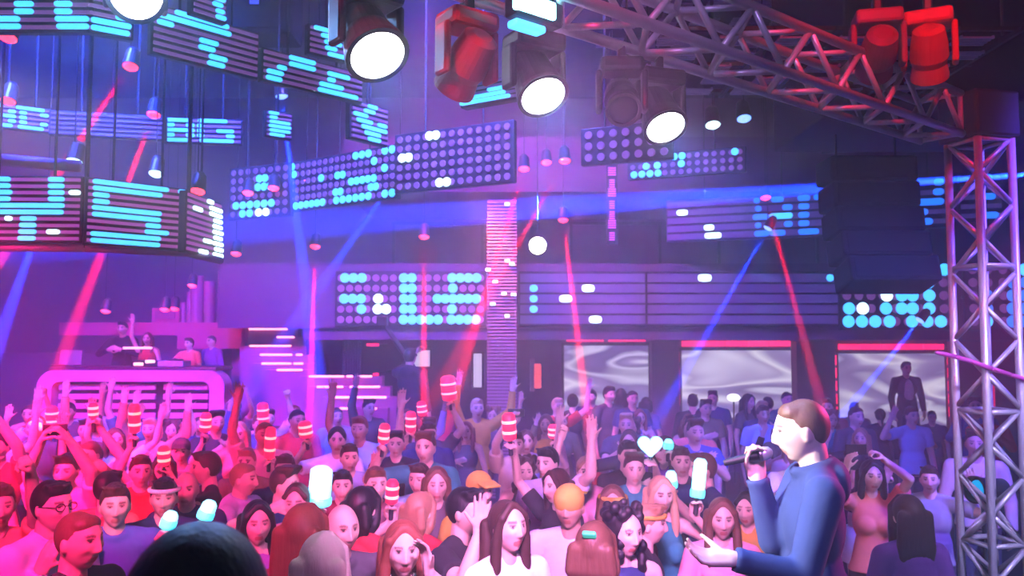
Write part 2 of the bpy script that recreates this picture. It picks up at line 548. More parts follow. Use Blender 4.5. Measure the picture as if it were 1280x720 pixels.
# ---- flown speaker cluster, black, on the right
p = at(1082, 200, 8.4)
sp = thing('line_array_speaker', p, 'big black curved speaker cluster flown in front of the right LED band', 'speaker')
for k in range(5):
    c = at(1082 + 2 * k, 215 + 33 * k, 8.4) + Vector((0, -0.02 * k * k, 0))
    Mx = Matrix.Rotation(R(-4 * k), 3, 'X')
    MB().bbox(c, (0.86, 0.45, 0.255), 0.03, Mx).build('speaker_box', noisy('speaker_black', (0.006, 0.006, 0.008), (0.012, 0.012, 0.014), 9, 0.9), sp)
    MB().bbox(c + Mx @ Vector((0, -0.23, 0)), (0.78, 0.015, 0.20), 0.006, Mx).build('grille', noisy('grille_black', (0.004, 0.004, 0.005), (0.012, 0.012, 0.012), 160, 0.9), sp)
for sg in (-0.3, 0.3):
    MB().tube((p.x + sg, p.y, p.z), (p.x + sg, p.y, sB.z), 0.012).build('flying_chain', PLASTIC, sp)

# ================================================================== PIN LIGHTS AND BEAMS


def pin_light(px, py, Y, label, color='pink', beam=None, power=30, angle=5, r=0.05, tilt=(0, -0.35, -1), hang=True):
    p = at(px, py, Y)
    grp = {'pink': 'red pin lights under the galleries', 'cyan': 'cyan pin lights', 'white': None, 'blue': 'blue beam lamps'}[color]
    t = thing('pin_light', p, label, 'stage light', grp)
    tgt = beam if beam is not None else p + Vector(tilt)
    d = (Vector(tgt) - p).normalized()
    fd = (Vector(tilt)).normalized()
    F = Matrix.Translation(p) @ frame(fd).to_4x4()
    MB().lathe([(r * 0.6, -3.2 * r), (r, -2.6 * r), (r * 1.25, 0), (r * 1.1, 0.02 * r)], F, 18).build('can', PLASTIC, t)
    lm = {'pink': PINK_LAMP, 'cyan': LED_HOT, 'white': mat('lamp_warm_white', (1, 1, 1), emit=(1.0, 0.82, 0.62), strength=25), 'blue': mat('lamp_blue_hot', (.4, .5, 1), emit=(0.15, 0.3, 1.0), strength=3)}[color]
    MB().lathe([(r * 1.08, -0.3 * r), (r * 1.08, 0.1 * r), (r * 0.7, 0.4 * r), (0.004, 0.5 * r)], F, 18).build('lens', lm, t, smooth=True)
    if hang:
        MB().tube(p + Vector((0, 0, 2 * r)), (p.x, p.y, CEIL_Z), 0.006, n=6).build('stem', PLASTIC, t)
    if beam is not None:
        c = {'pink': (1.0, 0.004, 0.03), 'cyan': (0.1, 0.7, 1), 'white': (1.0, 0.7, 0.5), 'blue': (0.004, 0.03, 1.0)}[color]
        spot('pin_beam', p + d * 0.06, tgt, c, power, angle, 0.25, 0.02)
    return t


# ================================================================== LED BANDS


def led(label, xl, yt, yb, Y, xr, ytr, rows, segs=(), style='line', off=None, back=True, hang=0, group=None, lit=None, dotgap=1.0, arm=None, parent=None, thick=0.46):
    """LED panel given by its left edge at depth Y and where its top right corner shows; level in the world"""
    A = at(xl, yt, Y)
    H = A.z - at(xl, yb, Y).z
    B = at_z(xr, ytr, A.z)
    ax = Vector((B.x - A.x, B.y - A.y, 0))
    W = ax.length
    ax.normalize()
    n = Vector((ax.y, -ax.x, 0))
    if n.dot(CAM - A) < 0:
        n = -n
    M = Matrix((ax, -n, Vector((0, 0, 1)))).transposed()
    if M.determinant() < 0:
        M = Matrix((ax, n, Vector((0, 0, 1)))).transposed()
    base = A + ax * (W / 2) - Vector((0, 0, H))
    if parent is not None:
        t = bpy.data.objects.new('led_face', None)
        COL.objects.link(t)
        t.parent = parent
        t.location = base - world_loc(parent)
        t['label'] = label
    else:
        t = thing('led_band', base, label, 'LED band', group)
    off = off or LED_OFF
    P = H / rows

    def u_of(px, k):
        zc = A.z - P * (k + 0.5)
        py = yt + (yb - yt) * (k + 0.5) / rows
        d = ray(px, py)
        tt = (A - CAM).dot(n) / d.dot(n)
        return (CAM + d * tt - A).dot(ax)
    if back:
        MB().bbox(A + ax * (W / 2) - Vector((0, 0, H / 2)) - n * 0.04, (W + 0.04, 0.07, H + P * 0.3), 0.01, M).build('housing', BLACK, t)
    if off is not False:
        b = MB()
        for k in range(rows):
            z = A.z - P * (k + 0.5)
            if style == 'line':
                b.box(A + ax * (W / 2) + Vector((0, 0, z - A.z)) + n * 0.004, (W, 0.016, P * thick), M)
            else:
                q = P * dotgap
                m_ = int(W / q)
                for j in range(m_):
                    c = A + ax * ((j + 0.5) * W / m_) + Vector((0, 0, z - A.z))
                    b.tube(c - n * 0.002, c + n * 0.012, P * 0.36, P * 0.33, 10)
        b.build('idle_dot_pattern', off, t)
    if arm:
        for f in (0.2, 0.8):
            q = A + ax * (W * f) - Vector((0, 0, H * 0.5)) - n * 0.07
            MB().tube(q, (q.x, arm, q.z), 0.03, n=8).build('mounting_arm', PLASTIC, t)
    groups = {}
    for sg in segs:
        k, x0, x1 = sg[:3]
        key = sg[3] if len(sg) > 3 else None
        groups.setdefault(key, []).append((k, x0, x1))
    for key, lst in groups.items():
        b = MB()
        for k, x0, x1 in lst:
            u0, u1 = sorted((u_of(x0, k), u_of(x1, k)))
            u0, u1 = max(u0, -0.02), min(u1, W + 0.02)
            z = A.z - P * (k + 0.5)
            o = Vector((0, 0, z - A.z)) + n * 0.016
            hgt = P * (0.68 if style == 'line' else 0.74)
            if style == 'line':
                r = hgt / 2
                if u1 - u0 < hgt:
                    m_ = (u0 + u1) / 2
                    u0, u1 = m_ - r, m_ + r
                pts = []
                for a in range(7):
                    th = math.pi / 2 + math.pi * a / 6
                    pts.append((u0 + r + r * math.cos(th), r * math.sin(th)))
                for a in range(7):
                    th = -math.pi / 2 + math.pi * a / 6
                    pts.append((u1 - r + r * math.cos(th), r * math.sin(th)))
                N = len(pts)
                vs = [A + ax * u + Vector((0, 0, v)) + o + n * e for e in (0.0, 0.014) for u, v in pts]
                b.add(vs, [tuple(range(N)), tuple(range(2 * N - 1, N - 1, -1))] + [(i, N + i, N + (i + 1) % N, (i + 1) % N) for i in range(N)])
            else:
                m_ = max(1, round((u1 - u0) / (P * dotgap)))
                for j in range(m_):
                    c = A + ax * (u0 + (j + 0.5) * (u1 - u0) / m_) + o
                    b.tube(c, c + n * 0.014, P * 0.47, P * 0.44, 14)
        b.build('lit_lettering', {None: lit or LED_CYAN, 'b': LED_BLUE, 'h': LED_HOT}[key], t)
    for h in range(hang):
        q = A + ax * (W * (h + 0.5) / hang) - n * 0.04
        MB().tube(q, (q.x, q.y, CEIL_Z), 0.012, n=6).build('hanger', PLASTIC, t)
    return t


g = 'LED bands hung in rings'
# --- top left ring
led('LED band at the top left corner with blocky cyan letters cut off above', -12, -17, 39, 6.0, 113, -17, 6,
    [(2, 20, 44), (2, 70, 92), (3, 20, 44), (3, 70, 92), (4, -8, 27), (5, -8, 28), (4, 71, 113), (5, 73, 113), (0, 20, 44), (0, 70, 92), (1, 20, 44), (1, 70, 92)], hang=2, group=g)
led('short angled LED piece ending the top left band, cyan hook shape', 113, -17, 39, 6.0, 165, -6, 6,
    [(1, 146, 164), (2, 146, 164), (3, 144, 164), (4, 113, 164), (5, 113, 162)], hang=1, group=g)
led('slanting LED band right of the top white spotlight with cyan rows', 193, 4, 66, 6.6, 322, 42, 7,
    [(0, 217, 285), (1, 195, 288), (2, 195, 216), (3, 248, 272), (4, 247, 268), (5, 260, 283), (6, 258, 280)], hang=2, group=g)
led('small cyan corner of an LED band at the top, left of the hanging black lamp', 243, -22, 16, 6.3, 282, -8, 5, [(0, 243, 270), (1, 246, 280), (2, 264, 277), (3, 268, 279), (4, 268, 281)], hang=1, group=g)
led('slanting LED band just left of the largest white spotlight', 330, 60, 100, 7.0, 452, 92, 5,
    [(0, 360, 393), (1, 360, 393), (2, 345, 357), (3, 332, 353), (4, 331, 351), (1, 408, 436), (2, 408, 418), (3, 398, 428), (4, 396, 446)], hang=2, group=g)
led('ragged cyan LED piece above the slanting band beside the largest spotlight', 388, 30, 66, 7.3, 432, 42, 5,
    [(0, 391, 425), (1, 400, 427), (2, 404, 426), (3, 405, 420), (4, 408, 440)], off=False, hang=1, group=g)
led('small stacked cyan LED block below the slanting bands, left of the blue beam', 334, 138, 170, 8.4, 364, 143, 6, [(0, 335, 348), (1, 336, 346), (2, 336, 362), (3, 335, 363), (4, 336, 362), (5, 336, 355)], off=False, hang=1, group=g)
led('cyan angle-shaped LED piece under the largest white spotlight', 440, 124, 172, 8.0, 484, 137, 7,
    [(0, 458, 470), (1, 453, 467), (2, 440, 458), (3, 444, 464), (3, 470, 482), (4, 450, 482), (5, 454, 474), (6, 458, 474)], off=False, hang=1, group=g)
led('LED piece with bright cyan lower rows hanging under the red moving-head lamp', 578, 106, 134, 5.0, 646, 93, 5, [(2, 612, 640), (3, 585, 634), (4, 578, 640), (4, 578, 640)], off=LED_OFF_BLUE, hang=1, group=g)
# --- second ring
led('small LED band with cyan pixel letters at the left edge above the big drum', -8, 128, 158, 8.6, 62, 137, 5,
    [(0, 20, 56), (0, -6, 4), (1, 10, 20), (1, 24, 34), (1, 50, 61), (2, -4, 20), (2, 24, 34), (3, 10, 20), (3, 24, 34), (3, 50, 60), (4, -4, 16), (4, 22, 55)], hang=2, group=g)
led('dim unlit LED band between the two small lettered bands on the left', 64, 138, 168, 8.6, 206, 146, 5, [], off=LED_OFF_BLUE, hang=2, group=g)
led('small LED band showing cyan letters BG above the big drum', 207, 147, 178, 9.0, 301, 150, 5,
    [(0, 209, 238), (1, 209, 219), (1, 233, 244), (2, 209, 244), (3, 209, 219), (3, 233, 244), (4, 209, 238),
     (0, 248, 285), (1, 247, 256), (2, 247, 256), (2, 271, 293), (3, 247, 256), (3, 283, 294), (4, 250, 293)], hang=2, group=g)
# --- the big drum at left
dA, dB, dC, dD = at(-40, 300, 6.95), at(106, 301, 7.0), at(234, 308, 7.5), at(276, 318, 7.95)
drum = thing('led_drum', dB, 'big hanging LED drum at left showing cyan letters Y and S', 'LED drum')
led('big LED drum face at the left edge with a cyan letter Y', -40, 220, 302, 6.85, 101, 221, 10,
    [(0, -40, 15), (1, -40, 15), (2, -40, 17), (3, -40, 15), (0, 62, 82), (1, 62, 82), (2, 62, 82), (3, 62, 82), (4, -40, 82), (5, -40, 81), (6, 27, 47), (7, 26, 47), (8, 25, 47), (9, 24, 46), (2, 88, 102, 'h'), (6, 8, 17, 'h'), (8, 60, 76, 'h')],
    off=LED_OFF_PINK, hang=2, parent=drum)
led('big LED drum face showing a cyan letter S', 111, 222, 304, 6.9, 233, 237, 10,
    [(0, 115, 210), (1, 115, 202), (2, 115, 136), (3, 115, 136), (4, 114, 201), (5, 114, 200), (6, 181, 200), (7, 180, 210), (8, 112, 200), (9, 112, 199), (0, 222, 232)],
    off=LED_OFF_PINK, hang=2, parent=drum)
led('narrow turned end face of the big LED drum with white pixels on its edge', 235, 239, 314, 7.35, 276, 255, 10,
    [(0, 257, 264, 'h'), (1, 260, 275, 'h'), (2, 239, 250, 'h'), (2, 260, 275, 'h'), (3, 265, 275, 'h'), (4, 264, 275, 'h'), (5, 264, 276, 'h'), (6, 265, 275, 'h'), (7, 264, 276, 'h'), (7, 252, 262, 'h'), (8, 266, 276, 'h'), (9, 246, 257, 'h'), (9, 264, 276, 'h')],
    off=LED_OFF_PINK, hang=1, parent=drum)
db = MB()
for p, q in ((dA, dB), (dB, dC), (dC, dD)):
    db.path([p - Vector((0, 0, 0.06)), q - Vector((0, 0, 0.06))], 0.035, 8)
MB().path([at(-40, 196, 6.95), at(100, 208, 7.0)], 0.05, 8).build('top_rail', noisy('frame_pinkish', (0.3, 0.16, 0.3), (0.4, 0.2, 0.4), 8, 0.5), drum, smooth=True)
db.build('ring_tube', noisy('frame_pinkish', (0.3, 0.16, 0.3), (0.4, 0.2, 0.4), 8, 0.5), drum, smooth=True)
for q in (dA, dB, dC):
    MB().tube(q - Vector((0, 0, 0.06)), (q.x, q.y, CEIL_Z), 0.02).build('hanger', PLASTIC, drum)

# --- curved middle ring
g2 = 'LED bands of the middle ring'
led('left end of the curved middle LED ring above the blue beam', 288, 212, 274, 10.6, 362, 204, 6,
    [(1, 322, 336), (2, 320, 350), (4, 292, 345), (5, 320, 338, 'h'), (5, 300, 318)], style='dot', hang=2, group=g2)
led('curved middle LED ring piece with cyan dots stepping upward', 362, 205, 264, 10.3, 495, 181, 6,
    [(0, 442, 466), (1, 464, 474), (2, 398, 408), (2, 420, 433), (3, 437, 472), (4, 418, 430), (5, 368, 408), (5, 418, 466), (4, 462, 474), (0, 478, 496), (2, 478, 486), (5, 478, 496), (0, 362, 372), (1, 360, 372)], style='dot', hang=2, group=g2)
led('violet dotted middle LED ring piece with two white pixels', 495, 170, 240, 8.9, 640, 151, 6,
    [(0, 534, 550, 'h'), (2, 500, 516, 'h'), (5, 546, 564, 'h')], style='dot', hang=2, group=g2)
led('violet dotted LED ring piece right of the red pin lights', 728, 163, 205, 8.2, 838, 152, 3, [], style='dot', hang=2, group=g2)
led('LED band with cyan dashes below the farthest white spotlight', 786, 196, 224, 10.5, 930, 184, 3,
    [(1, 802, 814), (1, 816, 828), (2, 788, 828), (0, 838, 858), (1, 846, 858), (0, 912, 926)], style='dot', off=False, hang=2, group=g2)
# --- upper right
led('small LED band with blue pixels half hidden behind the roof truss', 1028, 160, 190, 10.5, 1112, 152, 3, [(2, 1030, 1066, 'b'), (1, 1028, 1036, 'b'), (0, 1056, 1076, 'b')], style='line', off=LED_OFF_BLUE, hang=2, group=g2)
led('LED piece with violet dots over a blue row, left of the truss column', 1138, 138, 172, 9.5, 1182, 131, 3,
    [(2, 1142, 1150), (2, 1142, 1180, 'b')], style='dot', off=LED_OFF, hang=1, group=g2)
led('LED band showing small blue letters in front of the upper gallery', 834, 252, 302, 13.6, 1028, 241, 5,
    [(0, 942, 950, 'b'), (1, 944, 952, 'b'), (2, 941, 962, 'b'), (3, 944, 952, 'b'), (4, 943, 962, 'b'),
     (0, 964, 980, 'b'), (1, 978, 991, 'b'), (2, 962, 991), (3, 980, 991, 'b'), (4, 962, 982, 'b'), (0, 997, 1013, 'b'), (1, 998, 1012, 'b'), (2, 998, 1012, 'b'), (3, 998, 1012, 'b'), (4, 998, 1024, 'b'),
     (1, 846, 860, 'h'), (3, 880, 893, 'h'), (4, 881, 902, 'h'), (0, 1018, 1024, 'b')], off=LED_OFF_BLUE, hang=2, group=g2, thick=0.7)
led('LED band with blue stepped letters just left of the truss column', 1136, 224, 284, 12.5, 1184, 221, 5,
    [(0, 1167, 1180, 'b'), (1, 1166, 1180, 'b'), (2, 1138, 1180, 'b'), (3, 1146, 1160, 'b'), (4, 1144, 1166, 'b')], off=LED_OFF_BLUE, hang=1, group=g2)
led('LED band seen through the truss column with blue pixels', 1200, 218, 276, 12.4, 1250, 216, 5,
    [(0, 1222, 1240, 'b'), (2, 1228, 1244, 'b'), (4, 1222, 1248, 'b')], off=LED_OFF_BLUE, hang=1, group=g2)
# --- the long band on the lower gallery parapet
g3 = 'LED bands on the gallery front'
led('gallery LED band on the left showing letters L and E in cyan', 421, 341, 406, 14.2, 606, 341, 5,
    [(0, 426, 458), (0, 500, 520), (0, 560, 601), (1, 500, 520), (1, 560, 572), (2, 425, 457), (2, 467, 479, 'h'), (2, 500, 520), (2, 542, 600), (3, 447, 457), (3, 467, 488, 'h'), (3, 500, 520), (3, 559, 571), (4, 499, 553), (4, 559, 600)], style='dot', off=LED_OFF_PINK, group=g3, dotgap=0.8)
led('gallery LED band in the middle, dim with scattered white dots', 650, 341, 406, 14.2, 806, 341, 5,
    [(1, 662, 672), (2, 662, 672), (3, 662, 672), (1, 727, 743, 'h'), (2, 699, 715, 'h'), (4, 736, 752, 'h')], style='line', off=LED_OFF_BLUE, group=g3, thick=0.8)
led('gallery LED band right of the middle, dim violet with one white dot', 809, 341, 406, 14.2, 1046, 341, 5, [(0, 872, 889, 'h'), (0, 1034, 1040)], style='line', off=LED_OFF_BLUE, group=g3, thick=0.8)
led('brightest gallery LED band with cyan stacked letters before the truss column', 1050, 329, 410, 13.7, 1186, 329, 5,
    [(0, 1134, 1146), (0, 1148, 1186), (1, 1136, 1146), (1, 1152, 1168), (2, 1098, 1118, 'h'), (2, 1120, 1147), (2, 1153, 1169), (3, 1052, 1070), (3, 1068, 1088, 'h'), (3, 1099, 1115), (3, 1120, 1147), (3, 1153, 1169), (4, 1052, 1102), (4, 1104, 1119), (4, 1132, 1147), (4, 1150, 1184)],
    style='dot', off=False, group=g3, arm=14.3, dotgap=0.92)
led('gallery LED band beyond the truss column at the right edge', 1206, 329, 410, 13.7, 1300, 329, 5,
    [(2, 1224, 1242, 'b'), (3, 1226, 1240, 'b'), (4, 1222, 1244), (0, 1270, 1290), (1, 1258, 1290, 'b'), (2, 1257, 1290, 'b'), (3, 1257, 1290, 'b'), (4, 1257, 1290, 'b')], style='dot', off=False, group=g3, arm=14.3)

# ---- LED mesh pillar in the middle
pa, pb = at(609, 250, 12.6), at(646, 445, 12.6)
lp = thing('led_mesh_pillar', ((pa.x + pb.x) / 2, 12.7, 0.0), 'tall pillar wrapped in thin horizontal LED mesh rows, middle of the hall', 'pillar')
b = MB()
zz = 0.3
while zz < 4.7:
    b.box(((pa.x + pb.x) / 2, 12.6, zz), (pb.x - pa.x, 0.03, 0.022))
    zz += 0.05
b.build('mesh_rows', mat('mesh_row_lilac', (0.22, 0.15, 0.26), 0.5, emit=(0.4, 0.13, 0.5), strength=0.20), lp)
MB().bbox(((pa.x + pb.x) / 2, 12.75, 2.375), (pb.x - pa.x, 0.24, 4.75), 0.02).build('core', DARKWALL, lp)
b = MB()
for px, py in [(634, 255), (634, 326), (610, 337), (619, 352), (640, 330), (642, 368), (630, 367), (616, 380), (634, 395)]:
    q = at(px, py, 12.55)
    b.box(q, (0.07, 0.03, 0.04))
b.build('lit_pixels', LED_HOT, lp)
# vertical violet pixel banner
b = MB()
vb = thing('vertical_led_banner', at(765, 308, 12.0), 'narrow vertical strip of magenta pixel signs hanging in the middle', 'LED sign')
y = 212
for i, pat in enumerate(['=Z', '#', '=H', '#', '#', '=S', '#']):
    for k, ww in enumerate((8, 7, 9, 8)):
        q = at(765 + (0 if pat != '#' else 0), y + k * 2.8 - (0 if pat == '#' else 2), 12.0)
        b.box(q, (0.11 if pat != '#' else 0.075, 0.02, 0.02))
    y += 13.2
b.build('lit_pixels', mat('led_magenta', (0.5, 0.1, 0.5), emit=(0.75, 0.10, 0.75), strength=0.8), vb)
q0, q1 = at(765, 203, 12.03), at(765, 306, 12.03)
MB().bbox((q0 + q1) / 2, (0.16, 0.02, q0.z - q1.z), 0.004).build('housing', BLACK, vb)
MB().tube(q0, (q0.x, q0.y, CEIL_Z), 0.01, n=6).build('hanger', PLASTIC, vb)

# ---- pin lights (position in the hall, with beams where the photo shows them)
PL = [
    (163, 83, 7.6, 'red pin light high on the left with a beam slanting down left', 'pink', (80, 205, 7.6)),
    (192, 143, 8.6, 'red pin light above the BG letters with a faint beam', 'pink', (165, 215, 8.6)),
    (10, 126, 7.6, 'red pin light at the left edge on the small lettered band', 'pink', None),
    (10, 47, 6.5, 'small red pin light under the top left LED band', 'pink', None),
    (93, 202, 7.2, 'cyan pin light above the big drum', 'cyan', None),
    (247, 239, 7.6, 'red pin light at the top corner of the big drum end', 'pink', None),
    (310, 241, 10.2, 'red pin light left of the blue beam beside the middle ring', 'pink', None),
    (342, 235, 10.2, 'red pin light under the left end of the middle ring', 'pink', None),
    (383, 228, 10.2, 'red pin light on the middle ring right of the blue beam', 'pink', None),
    (424, 224, 10.2, 'red pin light on the cyan stepping LED piece', 'pink', None),
    (394, 308, 11.5, 'red pin light with a short straight beam beside the blue beam', 'pink', (390, 430, 11.5)),
    (530, 296, 11.5, 'red pin light with a straight beam over the letter L', 'pink', (530, 420, 11.5)),
    (655, 211, 10.5, 'red pin light left of the strongest red beam', 'pink', (640, 260, 10.5)),
    (683, 203, 10.8, 'faint red pin light between two others under the middle spotlight', 'pink', None),
    (706, 201, 10.0, 'red pin light with the strongest red beam slanting to the pillar', 'pink', (648, 305, 10.0)),
    (704, 275, 11.5, 'red pin light beside the warm white lamp with a downward beam', 'pink', (722, 420, 11.5)),
    (957, 247, 11.5, 'red pin light over the small blue letters with a long beam', 'pink', (1005, 425, 11.5)),
    (132, 389, 12.2, 'red-hot lamp above the DJ booth, left one', 'pink', None),
    (206, 387, 12.2, 'red-hot lamp above the DJ booth, middle one', 'pink', None),
    (218, 386, 12.6, 'red-hot lamp above the DJ booth tucked behind the middle one', 'pink', None),
    (240, 357, 12.6, 'faint red lamp under the turned drum face', 'pink', None),
    (295, 317, 11.0, 'small red lamp right of the drum end face', 'pink', None),
    (672, 307, 9.0, 'round warm white lamp glowing in the middle of the hall', 'white', (672, 470, 9.0)),
    (195, 217, 8.0, 'small cyan lamp behind the drum', 'cyan', None),
    (891, 156, 7.6, 'triangular cyan lamp between the farthest spotlight and the truss', 'cyan', None),
    (930, 148, 7.8, 'blue lamp right of the triangular cyan lamp', 'blue', None),
]
for px, py, Y, lab, c, bm_ in PL:
    if bm_:
        tgt = at(*bm_)
        pin_light(px, py, Y, lab, c, tgt, (200000 if px > 900 or px == 706 else 480000) if c == 'pink' else 12000, 3.4 if c == 'pink' else 16, 0.062 if c != 'white' else 0.085, tilt=(0, -0.35, -1) if c != 'white' else (0, -1, -0.1))
    else:
        pin_light(px, py, Y, lab, c, None, r=0.06, tilt=(0, -0.35, -1))
# blue beams
BL = [
    ('blue beam lamp hidden behind the small cyan block, beam straight down', 352, 120, 9.0, (402, 520, 9.0), 420, 4.2),
    ('blue beam lamp on the middle ring with a beam slanting to the stairs', 500, 215, 9.6, (370, 400, 9.6), 260, 4.6),
    ('blue beam lamp at the left edge with a wide beam down', 60, 250, 9.0, (-20, 480, 9.0), 260, 6.0),
    ('blue beam lamp right with a steep beam onto the crowd', 1185, 150, 8.5, (960, 470, 8.5), 420, 4.5),
    ('blue beam lamp by the upper gallery with a beam past the wave screens', 960, 285, 12.0, (865, 450, 12.0), 300, 3.6),
    ('blue beam lamp at the gallery over the right wave screen', 1150, 400, 12.0, (1020, 560, 12.0), 320, 4.0),
    ('blue beam lamp far right sending a level beam across the hall', 1330, 215, 9.0, (560, 268, 9.0), 2200, 2.6),
]
for lab, px, py, Y, tg, pw, an in BL:
    pin_light(px, py, Y, lab, 'blue', at(*tg), pw * 1300, an, 0.06, tilt=at(*tg) - at(px, py, Y))
# ================================================================== FAR WALL: LIT WAVE SCREENS


def wave_material(key, seed, bright, stretch, rot, dark=(0.16, 0.12, 0.32), light=(0.78, 0.72, 0.95)):
    m = bpy.data.materials.new(key)
    m.use_nodes = True
    nt = m.node_tree
    b = nt.nodes['Principled BSDF']
    L = nt.links.new
    tc = nt.nodes.new('ShaderNodeTexCoord')
    mp = nt.nodes.new('ShaderNodeMapping')
    mp.inputs['Location'].default_value = (seed, seed * 1.7, seed * 0.6)
    mp.inputs['Rotation'].default_value = (0, R(rot), 0)
    mp.inputs['Scale'].default_value = stretch
    n1 = nt.nodes.new('ShaderNodeTexNoise')
    n1.inputs['Scale'].default_value = 0.8
    n1.inputs['Detail'].default_value = 1.5
    wv = nt.nodes.new('ShaderNodeTexNoise')
    wv.inputs['Scale'].default_value = 0.85
    wv.inputs['Detail'].default_value = 1.6
    wv.inputs['Distortion'].default_value = 0.9
    rp = nt.nodes.new('ShaderNodeValToRGB')
    e = rp.color_ramp.elements
    e[0].position, e[0].color = 0.25, (*dark, 1)
    e[1].position, e[1].color = 0.75, (*light, 1)
    for pos, c in ((0.36, (0.13, 0.09, 0.26)), (0.42, (0.70, 0.66, 0.86)), (0.47, (0.20, 0.15, 0.36)), (0.53, (0.34, 0.27, 0.52)), (0.58, (0.85, 0.80, 0.95)), (0.63, (0.42, 0.34, 0.58))):
        x = e.new(pos)
        x.color = (*c, 1)
    L(tc.outputs['Object'], mp.inputs['Vector'])
    L(mp.outputs['Vector'], wv.inputs['Vector'])
    L(wv.outputs['Fac'], rp.inputs['Fac'])
    L(rp.outputs['Color'], b.inputs['Emission Color'])
    b.inputs['Emission Strength'].default_value = bright
    b.inputs['Base Color'].default_value = (0.05, 0.05, 0.07, 1)
    b.inputs['Roughness'].default_value = 0.25
    return m


def red_strip_run(b, p, q, n, gap=0.3, hgt=0.09):
    p, q = Vector(p), Vector(q)
    for k in range(n):
        a, c = p.lerp(q, (k + gap / 2) / n), p.lerp(q, (k + 1 - gap / 2) / n)
        d = c - a
        b.box((a + c) / 2, (abs(d.x) + 0.06 if abs(d.x) > abs(d.z) else hgt, 0.05, hgt if abs(d.x) > abs(d.z) else abs(d.z)))


SCREENS = [
    (705, 811, 432, 506, 'left lit screen with soft white smoke waves framed in red light', 1.3, 0.95, (0.5, 1, 1.5), 8, 1, 1),
    (852, 990, 438, 506, 'middle lit screen with bold curving white waves framed in red light', 4.1, 1.0, (0.32, 1, 1.2), -14, 4, 3),
    (1048, 1183, 442, 520, 'right lit screen with pale waves behind the man in a black jacket', 7.7, 0.9, (0.4, 1, 1.3), 5, 4, 4),
]
for xa, xb, ya, yb, lab, sd, br, st, rot, nt_, ns in SCREENS:
    Yw = 16.1
    A, B = at(xa, ya, Yw), at(xb, yb + 16, Yw)
    c = (A + B) / 2
    t = thing('wave_screen', (c.x, Yw, B.z), lab, 'screen', 'lit wave screens on the far wall')
    W_, H_ = B.x - A.x, A.z - B.z
    MB().bbox((c.x, Yw + 0.05, c.z), (W_ + 0.1, 0.06, H_ + 0.1), 0.01).build('casing', BLACK, t)
    o = MB().box((0, 0, 0), (W_, 0.02, H_)).build('picture', wave_material('wave_picture', sd, br, st, rot), None)
    o.parent = t
    o.location = (0, 0.0, H_ / 2)
    b = MB()
    red_strip_run(b, (A.x, Yw, A.z + 0.13), (B.x, Yw, A.z + 0.13), nt_ + 1, 0.2, 0.10)
    b.build('red_light_strip', RED_LED, t)
    for xx in ((A.x - 0.15, B.x + 0.17) if sd > 2 else (B.x + 0.17,)):
        b = MB()
        red_strip_run(b, (xx, Yw, A.z), (xx, Yw, B.z + 0.2), ns + 1 if ns > 1 else 1, 0.25 if ns > 1 else 0.0, 0.20)
        b.build('red_light_strip', RED_LED, t)
    # dark board and posts behind the screen
    MB().box((c.x, Yw + 0.12, c.z), (W_ + 0.5, 0.04, H_ + 0.5)).build('back_board', DARKWALL, t)
    MB().tube((c.x - W_ * 0.4, Yw + 0.15, B.z), (c.x - W_ * 0.4, Yw + 0.15, 0.0), 0.04).build('support_post', BLACK, t)
    MB().tube((c.x + W_ * 0.4, Yw + 0.15, B.z), (c.x + W_ * 0.4, Yw + 0.15, 0.0), 0.04).build('support_post', BLACK, t)
# narrow orange-red lit niche left of the first screen
q = at(672, 470, 16.0)
t = thing('wall_lamp', q, 'narrow orange-red upright wall lamp left of the wave screens', 'lamp')
MB().bbox(q, (0.13, 0.06, 0.46), 0.02).build('diffuser', mat('lamp_orange', (1, .3, .2), emit=(1.0, 0.10, 0.06), strength=1.1), t)
MB().bbox(q + Vector((-0.1, 0.03, 0.02)), (0.09, 0.1, 0.62), 0.02).build('side_panel', noisy('panel_mauve', (.4, .25, .35), (.45, .3, .4), 4), t)
MB().bbox(q + Vector((0, 0.5, 0)), (0.1, 0.96, 0.1), 0.02).build('bracket', BLACK, t)
# pale screens seen deep on the left
for xa, xb, ya, yb, lab in [(511, 537, 438, 458, 'small bright white screen behind the dark figure near the pillar'), (592, 602, 442, 484, 'slim pale upright panel left of the LED mesh pillar')]:
    A, B = at(xa, ya, 16.2), at(xb, yb, 16.2)
    c = (A + B) / 2
    t = thing('monitor', c, lab, 'screen')
    MB().bbox(c + Vector((0, 0.04, 0)), (B.x - A.x + 0.08, 0.06, A.z - B.z + 0.08), 0.01).build('casing', BLACK, t)
    MB().box(c, (B.x - A.x, 0.02, A.z - B.z)).build('picture', mat('screen_pale', (.6, .6, .6), emit=(0.75, 0.66, 0.95), strength=0.85 if xb < 560 else 0.3), t)
    MB().bbox(c + Vector((0, 0.45, 0)), (0.08, 0.78, 0.08), 0.01).build('bracket', BLACK, t)
# white pendant lamp in front of the middle wave screen
q = at(917, 497, 15.6)
t = thing('screen_front_lamp', q, 'small white glowing lamp low in front of the middle wave screen', 'lamp')
MB().ball(q, (0.12, 0.12, 0.07)).build('shade', mat('lamp_soft_white', (1, 1, 1), emit=(0.95, 0.95, 0.85), strength=2.0), t, smooth=True)
MB().tube(q - Vector((0, 0, 0.06)), (q.x, q.y, 0), 0.015).build('pole', PLASTIC, t)

